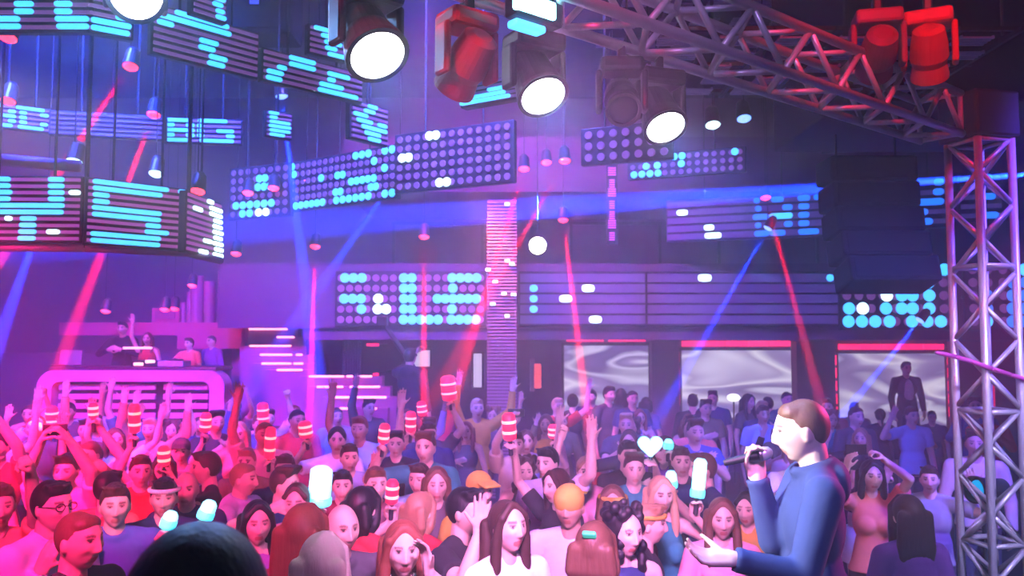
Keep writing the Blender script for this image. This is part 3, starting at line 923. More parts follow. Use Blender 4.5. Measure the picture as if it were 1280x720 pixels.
# ================================================================== DJ BOOTH AND THE LEFT END
PINKWALL = noisy('booth_magenta_lacquer', (0.80, 0.30, 0.62), (0.72, 0.26, 0.56), 4, 0.4)
YD = 12.9
A, B = at(46, 463, YD), at(281, 463, YD)
zt, zb, th = A.z, 1.15, 0.17
t = thing('dj_booth', ((A.x + B.x) / 2, YD, 0.0), 'pink-lit DJ booth with rounded frame and slatted front on the left', 'DJ booth')
prof = []
xL, xR, rr = A.x, B.x, 0.26
outer = [(xL, zb - 0.8)] + [(xL + rr - rr * math.cos(a), zt - rr + rr * math.sin(a)) for a in [i * math.pi / 16 for i in range(9)]] + \
        [(xR - rr + rr * math.sin(a), zt - rr + rr * math.cos(a)) for a in [i * math.pi / 16 for i in range(9)]] + [(xR, zb - 0.8)]
ri = 0.12
xl2, xr2, zt2 = xL + th + 0.06, xR - th - 0.06, zt - th
inner = [(xl2, zb - 0.8)] + [(xl2 + ri - ri * math.cos(a), zt2 - ri + ri * math.sin(a)) for a in [i * math.pi / 16 for i in range(9)]] + \
        [(xr2 - ri + ri * math.sin(a), zt2 - ri + ri * math.cos(a)) for a in [i * math.pi / 16 for i in range(9)]] + [(xr2, zb - 0.8)]
n = len(outer)
vs, fs = [], []
for yy in (YD, YD + 0.35):
    vs += [(x, yy, z) for x, z in outer] + [(x, yy, z) for x, z in inner]
for i in range(n - 1):
    fs += [(i, i + 1, n + i + 1, n + i), (2 * n + i + 1, 2 * n + i, 3 * n + i, 3 * n + i + 1), (i + 1, i, 2 * n + i, 2 * n + i + 1), (n + i, n + i + 1, 3 * n + i + 1, 3 * n + i)]
fs += [(0, n, 3 * n, 2 * n), (n - 1, 2 * n + n - 1, 3 * n + n - 1, n + n - 1)]
MB().add(vs, fs).build('frame', PINKWALL, t)
MB().bbox(((A.x + B.x) / 2, YD + 0.3, (zt2 + 0.0) / 2), (xr2 - xl2 + 0.1, 0.06, zt2), 0.01).build('back_panel', mat('booth_back_dark', (0.05, 0.01, 0.06), 0.6), t)
wseg = (xr2 - xl2) / 3
for k in range(3):
    xc = xl2 + wseg * (k + 0.5)
    for j in range(7):
        MB().bbox((xc, YD + 0.12, zt2 - 0.09 - 0.145 * j), (wseg - 0.12, 0.05, 0.085), 0.01).build('slat', PINKWALL, t)
MB().bbox(((A.x + B.x) / 2, YD + 0.45, zt + 0.02), (xR - xL - 0.3, 0.8, 0.06), 0.02).build('worktop', noisy('worktop_dark', (0.06, 0.02, 0.06), (0.1, 0.03, 0.08), 5, 0.4), t)
# DJ riser behind
struct('floor_riser', MB().box((-5.7, 14.3, 0.6), (4.6, 1.2, 1.2)), BLACK)
# equipment on the booth
for px, wd, lab, nm in [(186, 0.42, 'mixer with glowing pink-white buttons on the DJ booth', 'dj_mixer'), (218, 0.40, 'flat pale deck on the DJ booth right of the mixer', 'dj_deck')]:
    q = at(px, 460, YD + 0.4)
    q.z = zt + 0.05
    e = thing(nm, q, lab, 'DJ equipment')
    MB().bbox(q + Vector((0, 0, 0.045)), (wd, 0.34, 0.09), 0.015).build('body', BLACK if nm == 'dj_mixer' else noisy('deck_grey', (.6, .45, .55), (.5, .4, .5), 6), e)
    if nm == 'dj_mixer':
        for k in (-1, 1):
            MB().bbox(q + Vector((0.09 * k, -0.17, 0.06 + 0.02 * k)), (0.15, 0.02, 0.045), 0.008).build('lit_button', mat('button_hot', (1, .6, .6), emit=(1, .45, .5), strength=3), e)
    else:
        MB().lathe([(0.13, 0), (0.13, 0.02), (0.03, 0.025), (0.005, 0.04)], Matrix.Translation(q + Vector((0, 0, 0.09))), 20).build('platter', PLASTIC, e)
q = at(172, 435, YD + 0.55)
e = thing('gooseneck_lamp', (q.x, q.y, zt + 0.05), 'thin glowing bar lamp over the DJ booth in front of the DJ', 'lamp')
MB().tube((q.x - 0.2, q.y, zt + 0.05), (q.x - 0.2, q.y, q.z), 0.012).build('pole', PLASTIC, e)
MB().bbox(q, (0.46, 0.04, 0.035), 0.01).build('light_bar', STRIP, e)
q = at(82, 446, YD + 0.5)
e = thing('laptop', (q.x, q.y, zt + 0.05), 'open laptop at the left end of the DJ booth', 'laptop')
MB().bbox((q.x, q.y, zt + 0.06), (0.36, 0.26, 0.02), 0.005).build('keyboard', BLACK, e)
MB().bbox((q.x, q.y + 0.16, zt + 0.18), (0.36, 0.02, 0.24), 0.005, Matrix.Rotation(R(-12), 3, 'X')).build('screen_lid', mat('laptop_lid', (.25, .2, .28), .4), e)
# pink ledge wall behind the DJs with upright pipes
LEDGE = noisy('ledge_crimson', (0.55, 0.07, 0.26), (0.48, 0.05, 0.22), 3, 0.6)
A, B = at(74, 403, 15.0), at(222, 419, 15.0)
C, D = at(222, 403, 15.0), at(306, 436, 15.0)
b = MB()
b.box(((A.x + B.x) / 2, 15.1, (A.z + B.z) / 2), (B.x - A.x, 0.2, A.z - B.z))
b.box(((C.x + D.x) / 2, 15.1, (C.z + D.z) / 2), (D.x - C.x, 0.2, C.z - D.z))
o = struct('trim_8', b, LEDGE)
struct('trim_9', MB().box((-8.2, 15.3, 1.2), (5.8, 0.3, 2.4)), DARKWALL)
oz = A.z
og = thing('pipe_cluster', (at(265, 400, 15.1).x, 15.2, oz), 'cluster of tall pink-lit upright pipes standing on the ledge', 'pipes')
for k, (px, ty, rad) in enumerate([(229, 378, .05), (246, 345, .12), (262, 352, .10), (276, 339, .05), (284, 345, .07), (297, 350, .07), (306, 357, .06), (238, 365, .06)]):
    p0 = at(px, 404, 15.15 + 0.02 * (k % 3))
    p1 = at(px, ty, 15.15 + 0.02 * (k % 3))
    MB().tube((p0.x, p0.y, oz), p1, rad, n=16).build('pipe', noisy('pipe_pink_grey', (0.42, 0.12, 0.30), (0.5, 0.16, 0.36), 3, 0.35, 0.2), og, smooth=False)
q = at(205, 392, 14.95)
t = thing('lamp_box', (q.x, 15.1, oz), 'pinkish box under the middle red-hot lamp on the ledge', 'box')
MB().bbox((q.x, 15.1, oz + 0.13), (0.5, 0.18, 0.26), 0.02).build('casing', LEDGE, t)
MB().bbox((q.x, 15.0, oz + 0.13), (0.36, 0.02, 0.14), 0.01).build('front_panel', mat('box_front', (.35, .06, .2), .5), t)

# ---- lit staircases right of the booth
STEP = noisy('step_magenta', (0.36, 0.10, 0.30), (0.42, 0.13, 0.34), 4, 0.6)


def stairs(label, rows, Y0, dY, name='lit_staircase'):
    """rows: list of (y, x0, x1, [(s0, s1), ...]) from the top step down"""
    n = len(rows)
    pts = [(at(x0, y, Y0 - dY * k), at(x1, y, Y0 - dY * k)) for k, (y, x0, x1, _) in enumerate(rows)]
    t = thing(name, (pts[-1][0].x, pts[-1][0].y, 0), label, 'stairs')
    for k, (a, c) in enumerate(pts):
        MB().box(((a.x + c.x) / 2, a.y + dY / 2 + 0.03, a.z / 2 - 0.02), (c.x - a.x + 0.3, dY, a.z)).build('step', STEP, t)
        for s0, s1 in rows[k][3]:
            p, q = at(s0, rows[k][0], a.y), at(s1, rows[k][0], a.y)
            MB().bbox((p + q) / 2 + Vector((0, 0.0, -0.02)), (q.x - p.x, 0.04, 0.034), 0.01).build('strip_light', STRIP, t)
    return t


stairs('upper flight of stairs with glowing pink step edges right of the DJ booth', [
    (410, 300, 362, [(300, 359)]), (420, 318, 372, [(346, 368)]), (431, 310, 372, [(312, 364)]), (442, 322, 380, [(325, 365), (370, 378)]), (453, 325, 380, [(327, 364), (367, 379)]), (461, 340, 380, [(346, 378)])], 15.4, 0.26)
stairs('lower flight of stairs with glowing pink step edges before the dark figure', [
    (469, 385, 466, [(386, 430), (433, 441), (447, 465)]), (482, 394, 476, [(396, 429), (437, 475)]), (495, 414, 484, [(415, 483)]), (509, 422, 472, [(424, 435), (460, 471)])], 13.9, 0.26)
for k, (px, py, ww) in enumerate([(418, 419, .12), (466, 431, .22), (470, 468, .1), (357, 466, .12)]):
    q = at(px, py, 15.3)
    t = thing('wall_light', q, ['small red wall light by the upper stairs, nearer the letter L', 'short red wall light bar right of the blue beam', 'tiny red wall light above the lower stairs', 'red square wall light under the upper stairs'][k], 'lamp')
    MB().bbox(q, (ww, 0.04, 0.05 if k < 3 else 0.14), 0.01).build('diffuser', RED_LED, t)
    MB().bbox(q + Vector((0, 0.86, 0)), (0.05, 1.68, 0.04), 0.01).build('bracket', BLACK, t)
# hoist arm that slants down beside the dark figure
p, q = at(478, 402, 13.2), at(512, 452, 13.2)
t = thing('camera_crane', (q.x + 0.2, 13.2, 0), 'dark slanting crane arm beside the dark figure below the letter L', 'crane')
MB().tube(p, q + (q - p) * 0.3, 0.04).build('boom', PLASTIC, t)
MB().bbox(p, (0.16, 0.2, 0.16), 0.02).build('counterweight', BLACK, t)
MB().tube(q + (q - p) * 0.3, (q.x + 0.13, 13.2, 0), 0.05).build('post', PLASTIC, t)
# dark hanging drape left of the crane
p = at(440, 428, 14.6)
t = thing('black_curtain', (p.x, 14.6, 0), 'narrow black drape hanging between the stairs under the gallery', 'curtain')
b = MB()
vs, fs = [], []
for i in range(25):
    x = p.x - 0.16 + 0.32 * i / 24
    yv = 14.6 + 0.03 * math.sin(i * 1.9)
    vs += [(x, yv, 0.6), (x, yv, 2.66)]
for i in range(24):
    fs.append((2 * i, 2 * i + 2, 2 * i + 3, 2 * i + 1))
n0 = len(vs)
vs += [(a, b_ + 0.015, c) for a, b_, c in vs[:n0]]
fs += [tuple(reversed([k + n0 for k in f])) for f in fs[:24]]
MB().add(vs, fs).build('cloth', noisy('drape_black', (0.015, 0.01, 0.02), (0.03, 0.02, 0.04), 5, 0.9), t, smooth=True)
# standing podium for the figure in the middle
q = at(520, 520, 11.4)
struct('trim_10', MB().bbox((q.x, 11.4, 0.375), (0.7, 0.7, 0.75), 0.02), BLACK)
q = at(1133, 520, 14.4)
struct('trim_11', MB().bbox((q.x, 14.4, 0.275), (1.2, 0.6, 0.55), 0.02), BLACK)
# spotlight body with blue lens seen through the upright truss
q = at(1229, 612, 5.9)
t = thing('floor_can_lamp', (q.x, q.y, 0), 'blue-lit can lamp on a stand seen low through the truss column', 'stage light')
F = Matrix.Translation(q) @ frame((-1, -0.35, 0.05)).to_4x4()
MB().lathe([(0.05, -0.2), (0.075, -0.17), (0.085, 0.05), (0.095, 0.06), (0.095, 0.085), (0.08, 0.085), (0.078, 0.05)], F, 24).build('can', BLACK, t)
MB().lathe([(0.078, 0.04), (0.05, 0.062), (0.005, 0.07)], F, 24).build('lens', mat('lens_cyan', (0, .5, .8), emit=(0.0, 0.32, 0.75), strength=1.2), t, smooth=True)
MB().tube(q - Vector((0, 0, 0.08)), (q.x, q.y, 0), 0.018).build('stand_pole', PLASTIC, t)
for k in range(3):
    a = k * 2.09
    MB().tube((q.x, q.y, 0.45), (q.x + 0.35 * math.cos(a), q.y + 0.35 * math.sin(a), 0.015), 0.012).build('leg', PLASTIC, t)
q = at(1236, 498, 8.4)
t = thing('exit_sign_lamp', q, 'deep red upright lamp seen through the truss column', 'lamp')
MB().bbox(q, (0.12, 0.06, 0.28), 0.03).build('diffuser', mat('lamp_deep_red', (.6, .02, .05), emit=(0.55, 0.01, 0.03), strength=0.7), t)
MB().tube(q - Vector((0, 0, 0.13)), (q.x, q.y, 0), 0.02).build('pole', PLASTIC, t)
# ================================================================== PEOPLE


def V3(*a):
    return Vector(a)


def uv_ball(c, r, M=None, seg=20, ring=14):
    b = MB()
    b.ball(c, r, M, seg, ring)
    return b


def round_cone(b, p, q, r0, r1, n=14, cap0=True, cap1=True):
    """tapered limb piece; flat end where its cap is off"""
    p, q = Vector(p), Vector(q)
    d = (q - p)
    if d.length < 1e-5:
        return b.ball(p, r0, None, n, 8)
    d.normalize()
    b.tube(p, q, r0, r1, n)
    if cap0:
        b.ball(p, r0, None, n, 8)
    if cap1:
        b.ball(q, r1, None, n, 8)
    return b


def solve_arm(s, t, up, lo, pole):
    s, t = Vector(s), Vector(t)
    v = t - s
    L = min(v.length, (up + lo) * 0.995)
    L = max(L, abs(up - lo) + 0.05)
    d = v.normalized()
    a = (up * up - lo * lo + L * L) / (2 * L)
    h = math.sqrt(max(up * up - a * a, 0))
    pv = Vector(pole)
    pv = pv - d * pv.dot(d)
    pv = pv.normalized() if pv.length > 1e-4 else d.orthogonal().normalized()
    return s + d * a + pv * h, s + d * L


def rotv(v, axis, ang):
    return Matrix.Rotation(ang, 3, axis) @ Vector(v)


CURL = {'open': ((4, 8, 6), 9), 'relaxed': ((22, 28, 18), 5), 'fist': ((80, 95, 60), 1), 'grip': ((48, 62, 45), 3), 'hold': ((30, 55, 40), 3), 'reach': ((14, 26, 18), 7)}


def add_hand(b, W, d, n, side, style, k=1.0):
    """palm and five fingers; d along the hand, n the way the palm faces, side +1 when the thumb lies towards n x d"""
    d = Vector(d).normalized()
    n = (Vector(n) - d * Vector(n).dot(d)).normalized()
    s = n.cross(d) * side                                  # towards the thumb
    curl, spread = CURL[style]
    for i in range(4):
        o = s * ((1.5 - i) * 0.0205 * k)
        round_cone(b, W + o * 0.7, W + d * (0.088 - 0.004 * abs(i - 1)) * k + o, 0.0165 * k, 0.0115 * k, 10)
    round_cone(b, W + d * 0.012, W + d * 0.06 * k, 0.024 * k, 0.021 * k, 10)
    L = [(0.042, 0.026, 0.020), (0.047, 0.030, 0.021), (0.043, 0.028, 0.020), (0.034, 0.021, 0.018)]
    for i in range(4):
        p = W + d * (0.088 - 0.004 * abs(i - 1)) * k + s * ((1.5 - i) * 0.0205 * k)
        fd = rotv(d, n, -R((1.5 - i) * spread * side * 0.6)) if True else d
        fd = (d + s * math.tan(R((1.5 - i) * spread * 0.6))).normalized()
        ax = s
        rr = (0.0102 if i < 3 else 0.0088) * k
        for j in range(3):
            a = R(curl[j])
            fd = (fd * math.cos(a) + n_of(fd, n, ax) * math.sin(a)).normalized()
            q = p + fd * L[i][j] * k
            round_cone(b, p, q, rr * (1 - 0.08 * j), rr * (0.92 - 0.08 * j), 8)
            p = q
    tb = W + d * 0.028 * k + s * 0.024 * k
    closed = style in ('fist', 'grip', 'hold')
    td = (d * 0.62 + s * (0.42 if closed else 0.72) + n * (0.55 if closed else 0.2)).normalized()
    q = tb + td * 0.042 * k
    round_cone(b, tb, q, 0.0155 * k, 0.0115 * k, 8)
    td2 = (td + (d * 0.3 - s * (0.5 if closed else -0.05) + n * (0.4 if closed else 0.1))).normalized()
    q2 = q + td2 * 0.03 * k
    round_cone(b, q, q2, 0.0112 * k, 0.0092 * k, 8)
    round_cone(b, q2, q2 + td2 * 0.02 * k, 0.0092 * k, 0.0082 * k, 8)


def n_of(fd, n, ax):
    """direction a finger bends into: square to it, towards the palm"""
    v = n - fd * n.dot(fd)
    if v.length < 0.25:
        v = ax.cross(fd)
        if v.dot(n) < 0 and v.length > 0:
            v = v
        # past square: keep bending back towards the wrist
    return v.normalized()


def head_points(sex='m', res=30):
    """sculpted head surface in head space: x right, -y front, z up, origin mid-head"""
    vs, fs, idx = [], [], {}

    def vid(p):
        key = tuple(round(c, 5) for c in p)
        if key not in idx:
            idx[key] = len(vs)
            vs.append(p)
        return idx[key]
    for axis in range(3):
        for sg in (-1, 1):
            grid = []
            for i in range(res + 1):
                row = []
                for j in range(res + 1):
                    u, v = math.tan((i / res - 0.5) * math.pi / 2), math.tan((j / res - 0.5) * math.pi / 2)
                    p = [0, 0, 0]
                    p[axis] = sg
                    p[(axis + 1) % 3] = u
                    p[(axis + 2) % 3] = v
                    L = math.sqrt(p[0] ** 2 + p[1] ** 2 + p[2] ** 2)
                    row.append(vid((p[0] / L, p[1] / L, p[2] / L)))
                grid.append(row)
            for i in range(res):
                for j in range(res):
                    f = (grid[i][j], grid[i + 1][j], grid[i + 1][j + 1], grid[i][j + 1])
                    fs.append(f if sg > 0 else f[::-1])
    D = np.array(vs)
    x, y, z = D[:, 0] * 0.077, D[:, 1] * 0.098, D[:, 2] * 0.119
    f = -D[:, 1]
    low = np.clip(-D[:, 2], 0, 1)
    jaw = 0.30 if sex == 'm' else 0.37
    x = x * (1 - jaw * low ** 1.3)
    y = np.where(D[:, 1] > 0, y * (1 - 0.42 * low), y * (1 - 0.10 * low))
    y = np.where(D[:, 1] > 0, y * 1.04, y)
    front = np.clip((f - 0.15) / 0.35, 0, 1)

    def g(cx, cz, sx, sz):
        return np.exp(-((x - cx) / sx) ** 2 - ((z - cz) / sz) ** 2) * front
    dy = np.zeros(len(x))
    # nose: ridge growing downwards
    t = np.clip((0.022 - z) / 0.055, 0, 1)
    ridge = np.exp(-(x / (0.0085 + 0.005 * t)) ** 2) * np.where((z < 0.03) & (z > -0.06), 1, 0) * front
    fall = np.clip((z + 0.046) / 0.012, 0, 1)
    dy -= ridge * (0.005 + 0.021 * t) * fall
    dy -= (g(-0.013, -0.034, 0.007, 0.008) + g(0.013, -0.034, 0.007, 0.008)) * 0.007
    for sg in (-1, 1):
        dy += g(sg * 0.031, 0.012, 0.017, 0.013) * 0.011
        dy -= g(sg * 0.031, 0.010, 0.010, 0.007) * 0.004
        dy -= g(sg * 0.030, 0.033, 0.020, 0.008) * (0.005 if sex == 'm' else 0.002)
        dy -= g(sg * 0.045, -0.02, 0.018, 0.016) * 0.006
        dy += g(sg * 0.040, -0.052, 0.015, 0.018) * 0.004
    dy -= g(0, -0.060, 0.024, 0.0065) * 0.006
    dy -= g(0, -0.074, 0.019, 0.0065) * 0.006
    dy += g(0, -0.067, 0.024, 0.003) * 0.006
    dy += g(0, -0.084, 0.02, 0.006) * 0.003
    dy -= g(0, -0.102, 0.020, 0.012) * (0.010 if sex == 'm' else 0.007)
    y = y + dy
    return np.stack([x, y, z], 1), fs


_HEADS = {}


def head_mesh(b, M, sex):
    if sex not in _HEADS:
        _HEADS[sex] = head_points(sex)
    P, fs = _HEADS[sex]
    b.add([M @ Vector(p) for p in P], fs)
    for sg in (-1, 1):
        E = M @ Matrix.Translation((sg * 0.076, 0.010, -0.005)) @ Matrix.Rotation(R(18 * sg), 4, 'Z')
        q = MB().ball((0, 0, 0), (0.009, 0.019, 0.031), None, 12, 8)
        b.add([E @ Vector(v) for v in q.v], q.f)


def remesh(b, vox, smooth=4, factor=0.5):
    me = bpy.data.meshes.new('tmp')
    me.from_pydata(b.v, [], b.f)
    o = bpy.data.objects.new('tmp', me)
    COL.objects.link(o)
    m = o.modifiers.new('r', 'REMESH')
    m.mode = 'VOXEL'
    m.voxel_size = vox
    m.use_smooth_shade = True
    if smooth:
        s = o.modifiers.new('s', 'SMOOTH')
        s.factor = factor
        s.iterations = smooth
    dg = bpy.context.evaluated_depsgraph_get()
    out = bpy.data.meshes.new_from_object(o.evaluated_get(dg))
    bpy.data.objects.remove(o)
    bpy.data.meshes.remove(me)
    out.polygons.foreach_set('use_smooth', [True] * len(out.polygons))
    return out


ARMS = {  # wrist target (x outward), elbow pole, hand style, palm facing
    'down': ((0.27, -0.06, 0.88), (0.6, 0.8, 0), 'relaxed', (-1, 0, 0)),
    'up': ((0.25, -0.10, 1.95), (1, -0.2, -0.2), 'open', (0, -1, 0)),
    'up_out': ((0.42, -0.12, 1.86), (0.6, -0.2, -1), 'open', (0, -1, 0.1)),
    'fist_up': ((0.22, -0.12, 1.93), (1, -0.2, -0.2), 'fist', (0, -1, 0)),
    'film': ((0.085, -0.36, 1.70), (0.8, 0, -1), 'hold', (-1, 0, 0)),
    'film_high': ((0.085, -0.26, 1.88), (1, -0.2, -0.4), 'hold', (-1, 0, 0)),
    'clap': ((0.05, -0.34, 1.40), (0.8, 0, -1), 'open', (-1, 0, 0)),
    'chest': ((0.10, -0.28, 1.28), (0.9, 0.1, -0.6), 'relaxed', (0, 1, 0)),
    'drink': ((0.16, -0.34, 1.42), (0.8, 0.1, -1), 'grip', (-1, 0, 0)),
    'brow': ((0.13, -0.10, 1.62), (1, -0.3, -0.4), 'open', (-0.4, 0.8, 0)),
    'hold_up': ((0.24, -0.20, 1.86), (1, 0.2, -0.4), 'grip', (0, -1, 0), ),
    'hold_head': ((0.29, -0.26, 1.60), (1, 0.1, -0.9), 'grip', (0, -1, 0.1)),
    'hold_low': ((0.24, -0.30, 1.26), (1, 0.3, -0.9), 'grip', (0, -1, 0.2)),
    'hold_mid': ((0.25, -0.30, 1.47), (1, 0.1, -0.9), 'grip', (0, -1, 0.2)),
    'wave': ((0.36, -0.16, 1.62), (0.7, 0.0, -1), 'open', (0, -1, 0)),
}


def make_body(sex='m', armR='down', armL='down', head=(0, 0), vox=0.0075, lean=0.0, bare=False):
    """-> dict with the continuous body mesh, grips, head matrix, arm joints.  armX: name in ARMS or (wrist, pole, style, palm[, hand dir])"""
    fem = sex == 'f'
    sw = 0.170 if fem else 0.192
    b = MB()
    # trunk
    b.ball((0, 0.005, 1.285), ((0.138 if fem else 0.160), 0.100, 0.185))
    b.ball((0, 0.0, 1.09), ((0.118 if fem else 0.140), 0.092, 0.16))
    b.ball((0, 0.005, 0.945), ((0.165 if fem else 0.158), 0.115, 0.125))
    b.ball((0, 0.015, 1.39), (sw - 0.02, 0.075, 0.075))
    if fem:
        for s in (-1, 1):
            b.ball((s * 0.068, -0.078, 1.265), (0.062, 0.055, 0.06))
    # neck and head
    hy, hp = R(head[0]), R(head[1])
    HC = Vector((0, -0.018, 1.632))
    HM = Matrix.Translation((0, 0.02, 1.53)) @ Matrix.Rotation(hy, 4, 'Z') @ Matrix.Rotation(hp, 4, 'X') @ Matrix.Translation((0, -0.038, 0.102))
    round_cone(b, (0, 0.022, 1.42), (0, 0.012, 1.56), 0.062 if not fem else 0.052, 0.054 if not fem else 0.045)
    for s in (-1, 1):
        round_cone(b, (s * 0.03, 0.025, 1.475), (s * (sw - 0.015), 0.012, 1.425), 0.045, 0.05)
    head_mesh(b, HM, sex)
    J, grips = {}, {}
    ar = 0.86 if fem else 1.0
    for s, arm, nm in ((-1, armR, 'R'), (1, armL, 'L')):
        sh = Vector((s * sw, 0.01, 1.42))
        spec = ARMS[arm] if isinstance(arm, str) else arm
        if isinstance(arm, str):
            w = Vector((spec[0][0] * s, spec[0][1], spec[0][2]))
            pole = Vector((spec[1][0] * s, spec[1][1], spec[1][2]))
            pn = Vector((spec[3][0] * s, spec[3][1], spec[3][2]))
        else:
            w, pole, pn = Vector(spec[0]), Vector(spec[1]), Vector(spec[3])
        el, wr = solve_arm(sh, w, 0.295, 0.265, pole)
        hd = (wr - el).normalized() if len(spec) < 5 else Vector(spec[4]).normalized()
        round_cone(b, sh, el, 0.053 * ar, 0.041 * ar)
        mid = el.lerp(wr, 0.3)
        round_cone(b, el, mid, 0.041 * ar, 0.042 * ar)
        round_cone(b, mid, wr, 0.042 * ar, 0.028 * ar)
        pn2 = (pn - hd * pn.dot(hd))
        if pn2.length < 0.1:
            pn2 = Vector((0, -1, 0.3)) - hd * Vector((0, -1, 0.3)).dot(hd)
        pn2.normalize()
        # right hand (s=-1): thumb lies along d x n
        add_hand(b, wr, hd, pn2, 1 if s < 0 else -1, spec[2], 0.93 if fem else 1.0)
        J[nm] = (sh, el, wr, hd, pn2)
        grips[nm] = wr + hd * 0.082 + pn2 * 0.034
    for s in (-1, 1):
        hip, kn, an = Vector((s * 0.09, 0.01, 0.90)), Vector((s * 0.105, -0.01, 0.49)), Vector((s * 0.11, 0.02, 0.085))
        round_cone(b, hip, kn, 0.088, 0.055)
        round_cone(b, kn, kn.lerp(an, 0.3), 0.053, 0.056)
        round_cone(b, kn.lerp(an, 0.3), an, 0.056, 0.036)
        round_cone(b, (s * 0.11, 0.035, 0.04), (s * 0.125, -0.13, 0.028), 0.038, 0.026)
    me = remesh(b, vox, 3)
    # natural colouring of lips, brows and eyes
    n = len(me.vertices)
    co = np.empty(n * 3, dtype=np.float32)
    me.vertices.foreach_get('co', co)
    co = co.reshape(-1, 3)
    Hi = np.array(HM.inverted())
    h = co @ Hi[:3, :3].T + Hi[:3, 3]
    col = np.ones((n, 4), dtype=np.float32)
    X, Y, Z = np.abs(h[:, 0]), h[:, 1], h[:, 2]
    fr = (Y < -0.055) & (np.abs(Z) < 0.12)
    lips = fr & (X < 0.025 - 0.35 * np.abs(Z + 0.067)) & (np.abs(Z + 0.067) < 0.012)
    col[lips, :3] = (0.75, 0.38, 0.40) if fem else (0.80, 0.55, 0.52)
    brow = fr & (np.abs(Z - 0.034 + 0.12 * np.abs(X - 0.03)) < 0.0055) & (X > 0.013) & (X < 0.048)
    col[brow, :3] = 0.30
    eye = fr & (np.abs(Z - 0.011) < 0.0065) & (X > 0.019) & (X < 0.043)
    col[eye, :3] = 0.75
    col[eye & (np.abs(X - 0.031) < 0.0065), :3] = 0.05
    lash = fr & (np.abs(Z - 0.0185) < 0.003) & (X > 0.017) & (X < 0.045)
    col[lash, :3] = 0.22
    a = me.color_attributes.new('paint', 'FLOAT_COLOR', 'POINT')
    a.data.foreach_set('color', col.ravel())
    return dict(mesh=me, grips=grips, HM=HM, J=J, sex=sex, sw=sw)


def skin_mat(key, tone):
    if key in _mats:
        return _mats[key]
    m = mat(key, tone, 0.5)
    nt = m.node_tree
    b = nt.nodes['Principled BSDF']
    at_ = nt.nodes.new('ShaderNodeVertexColor')
    at_.layer_name = 'paint'
    mx = nt.nodes.new('ShaderNodeMix')
    mx.data_type = 'RGBA'
    mx.blend_type = 'MULTIPLY'
    mx.inputs['Factor'].default_value = 1.0
    mx.inputs['A'].default_value = (*tone, 1)
    nt.links.new(at_.outputs['Color'], mx.inputs['B'])
    nt.links.new(mx.outputs['Result'], b.inputs['Base Color'])
    b.inputs['Subsurface Weight'].default_value = 0.0
    return m


SKINS = [skin_mat('skin_fair', (0.72, 0.50, 0.40)), skin_mat('skin_light', (0.66, 0.44, 0.33)), skin_mat('skin_tan', (0.52, 0.33, 0.23))]


def make_top(B, kind='tee', vox=0.011):
    fem = B['sex'] == 'f'
    sw = B['sw']
    b = MB()
    g = 0.017
    b.ball((0, 0.005, 1.285), ((0.138 if fem else 0.160) + g, 0.100 + g, 0.19), None, 24, 16)
    b.ball((0, 0.002, 1.09), ((0.122 if fem else 0.146) + g, 0.096 + g, 0.17), None, 24, 16)
    low = 1.10 if kind == 'crop' else (0.90 if kind != 'hoodie' else 0.86)
    if kind == 'crop':
        b = MB()
        b.ball((0, 0.005, 1.285), ((0.138 if fem else 0.160) + g, 0.100 + g, 0.16), None, 24, 16)
    else:
        # skirt of the garment, open flat hem
        prof = [((0.125 if fem else 0.15) + g, 1.10), ((0.150 if fem else 0.158) + g, 0.98), ((0.182 if fem else 0.176) + g, low)]
        Sx = Matrix.Diagonal((1.0, 0.78, 1.0, 1.0))
        b.lathe([(r, z) for r, z in prof], Sx, 28)
    if fem:
        for s in (-1, 1):
            b.ball((s * 0.068, -0.080, 1.265), (0.062 + 0.012, 0.055 + 0.014, 0.06 + 0.014))
    if kind in ('tank', 'crop', 'dress'):
        for s in (-1, 1):
            round_cone(b, (s * 0.085, -0.06, 1.36), (s * 0.085, 0.01, 1.475), 0.026, 0.024, 10)
            round_cone(b, (s * 0.085, 0.01, 1.475), (s * 0.085, 0.075, 1.37), 0.024, 0.026, 10)
    else:
        b.ball((0, 0.015, 1.39), (sw - 0.02 + g, 0.075 + g, 0.075 + g * 0.8), None, 20, 12)
        for s, nm in ((-1, 'R'), (1, 'L')):
            sh, el, wr, hd, pn = B['J'][nm]
            round_cone(b, (s * 0.055, 0.025, 1.465), (s * (sw - 0.015), 0.012, 1.425), 0.055, 0.064)
            k = 0.055 if not fem else 0.048
            if kind == 'tee':
                e = sh.lerp(el, 0.62)
                round_cone(b, sh, e, k + 0.018, k + 0.016, 16, True, False)
            else:
                q = wr - (wr - el).normalized() * 0.02
                round_cone(b, sh, el, k + 0.018, 0.058)
                round_cone(b, el, q, 0.058, 0.042, 16, True, False)
                b.lathe([(0.044, -0.03), (0.047, 0.0), (0.044, 0.008)], Matrix.Translation(q) @ frame(wr - el).to_4x4(), 14)
    if kind in ('shirt', 'hoodie'):
        for i in range(14):                                   # collar roll
            a0, a1 = 2 * math.pi * i / 14, 2 * math.pi * (i + 1) / 14
            f = lambda a: Vector((0.068 * math.sin(a), 0.012 - 0.068 * math.cos(a), 1.487 - 0.022 * math.cos(a) + (0.01 if kind == 'hoodie' else 0)))
            round_cone(b, f(a0), f(a1), 0.018 if kind == 'shirt' else 0.022, 0.018 if kind == 'shirt' else 0.022, 8)
    if kind == 'hoodie':
        b.ball((0, 0.095, 1.44), (0.12, 0.05, 0.085))
    me = remesh(b, vox, 3)
    return me


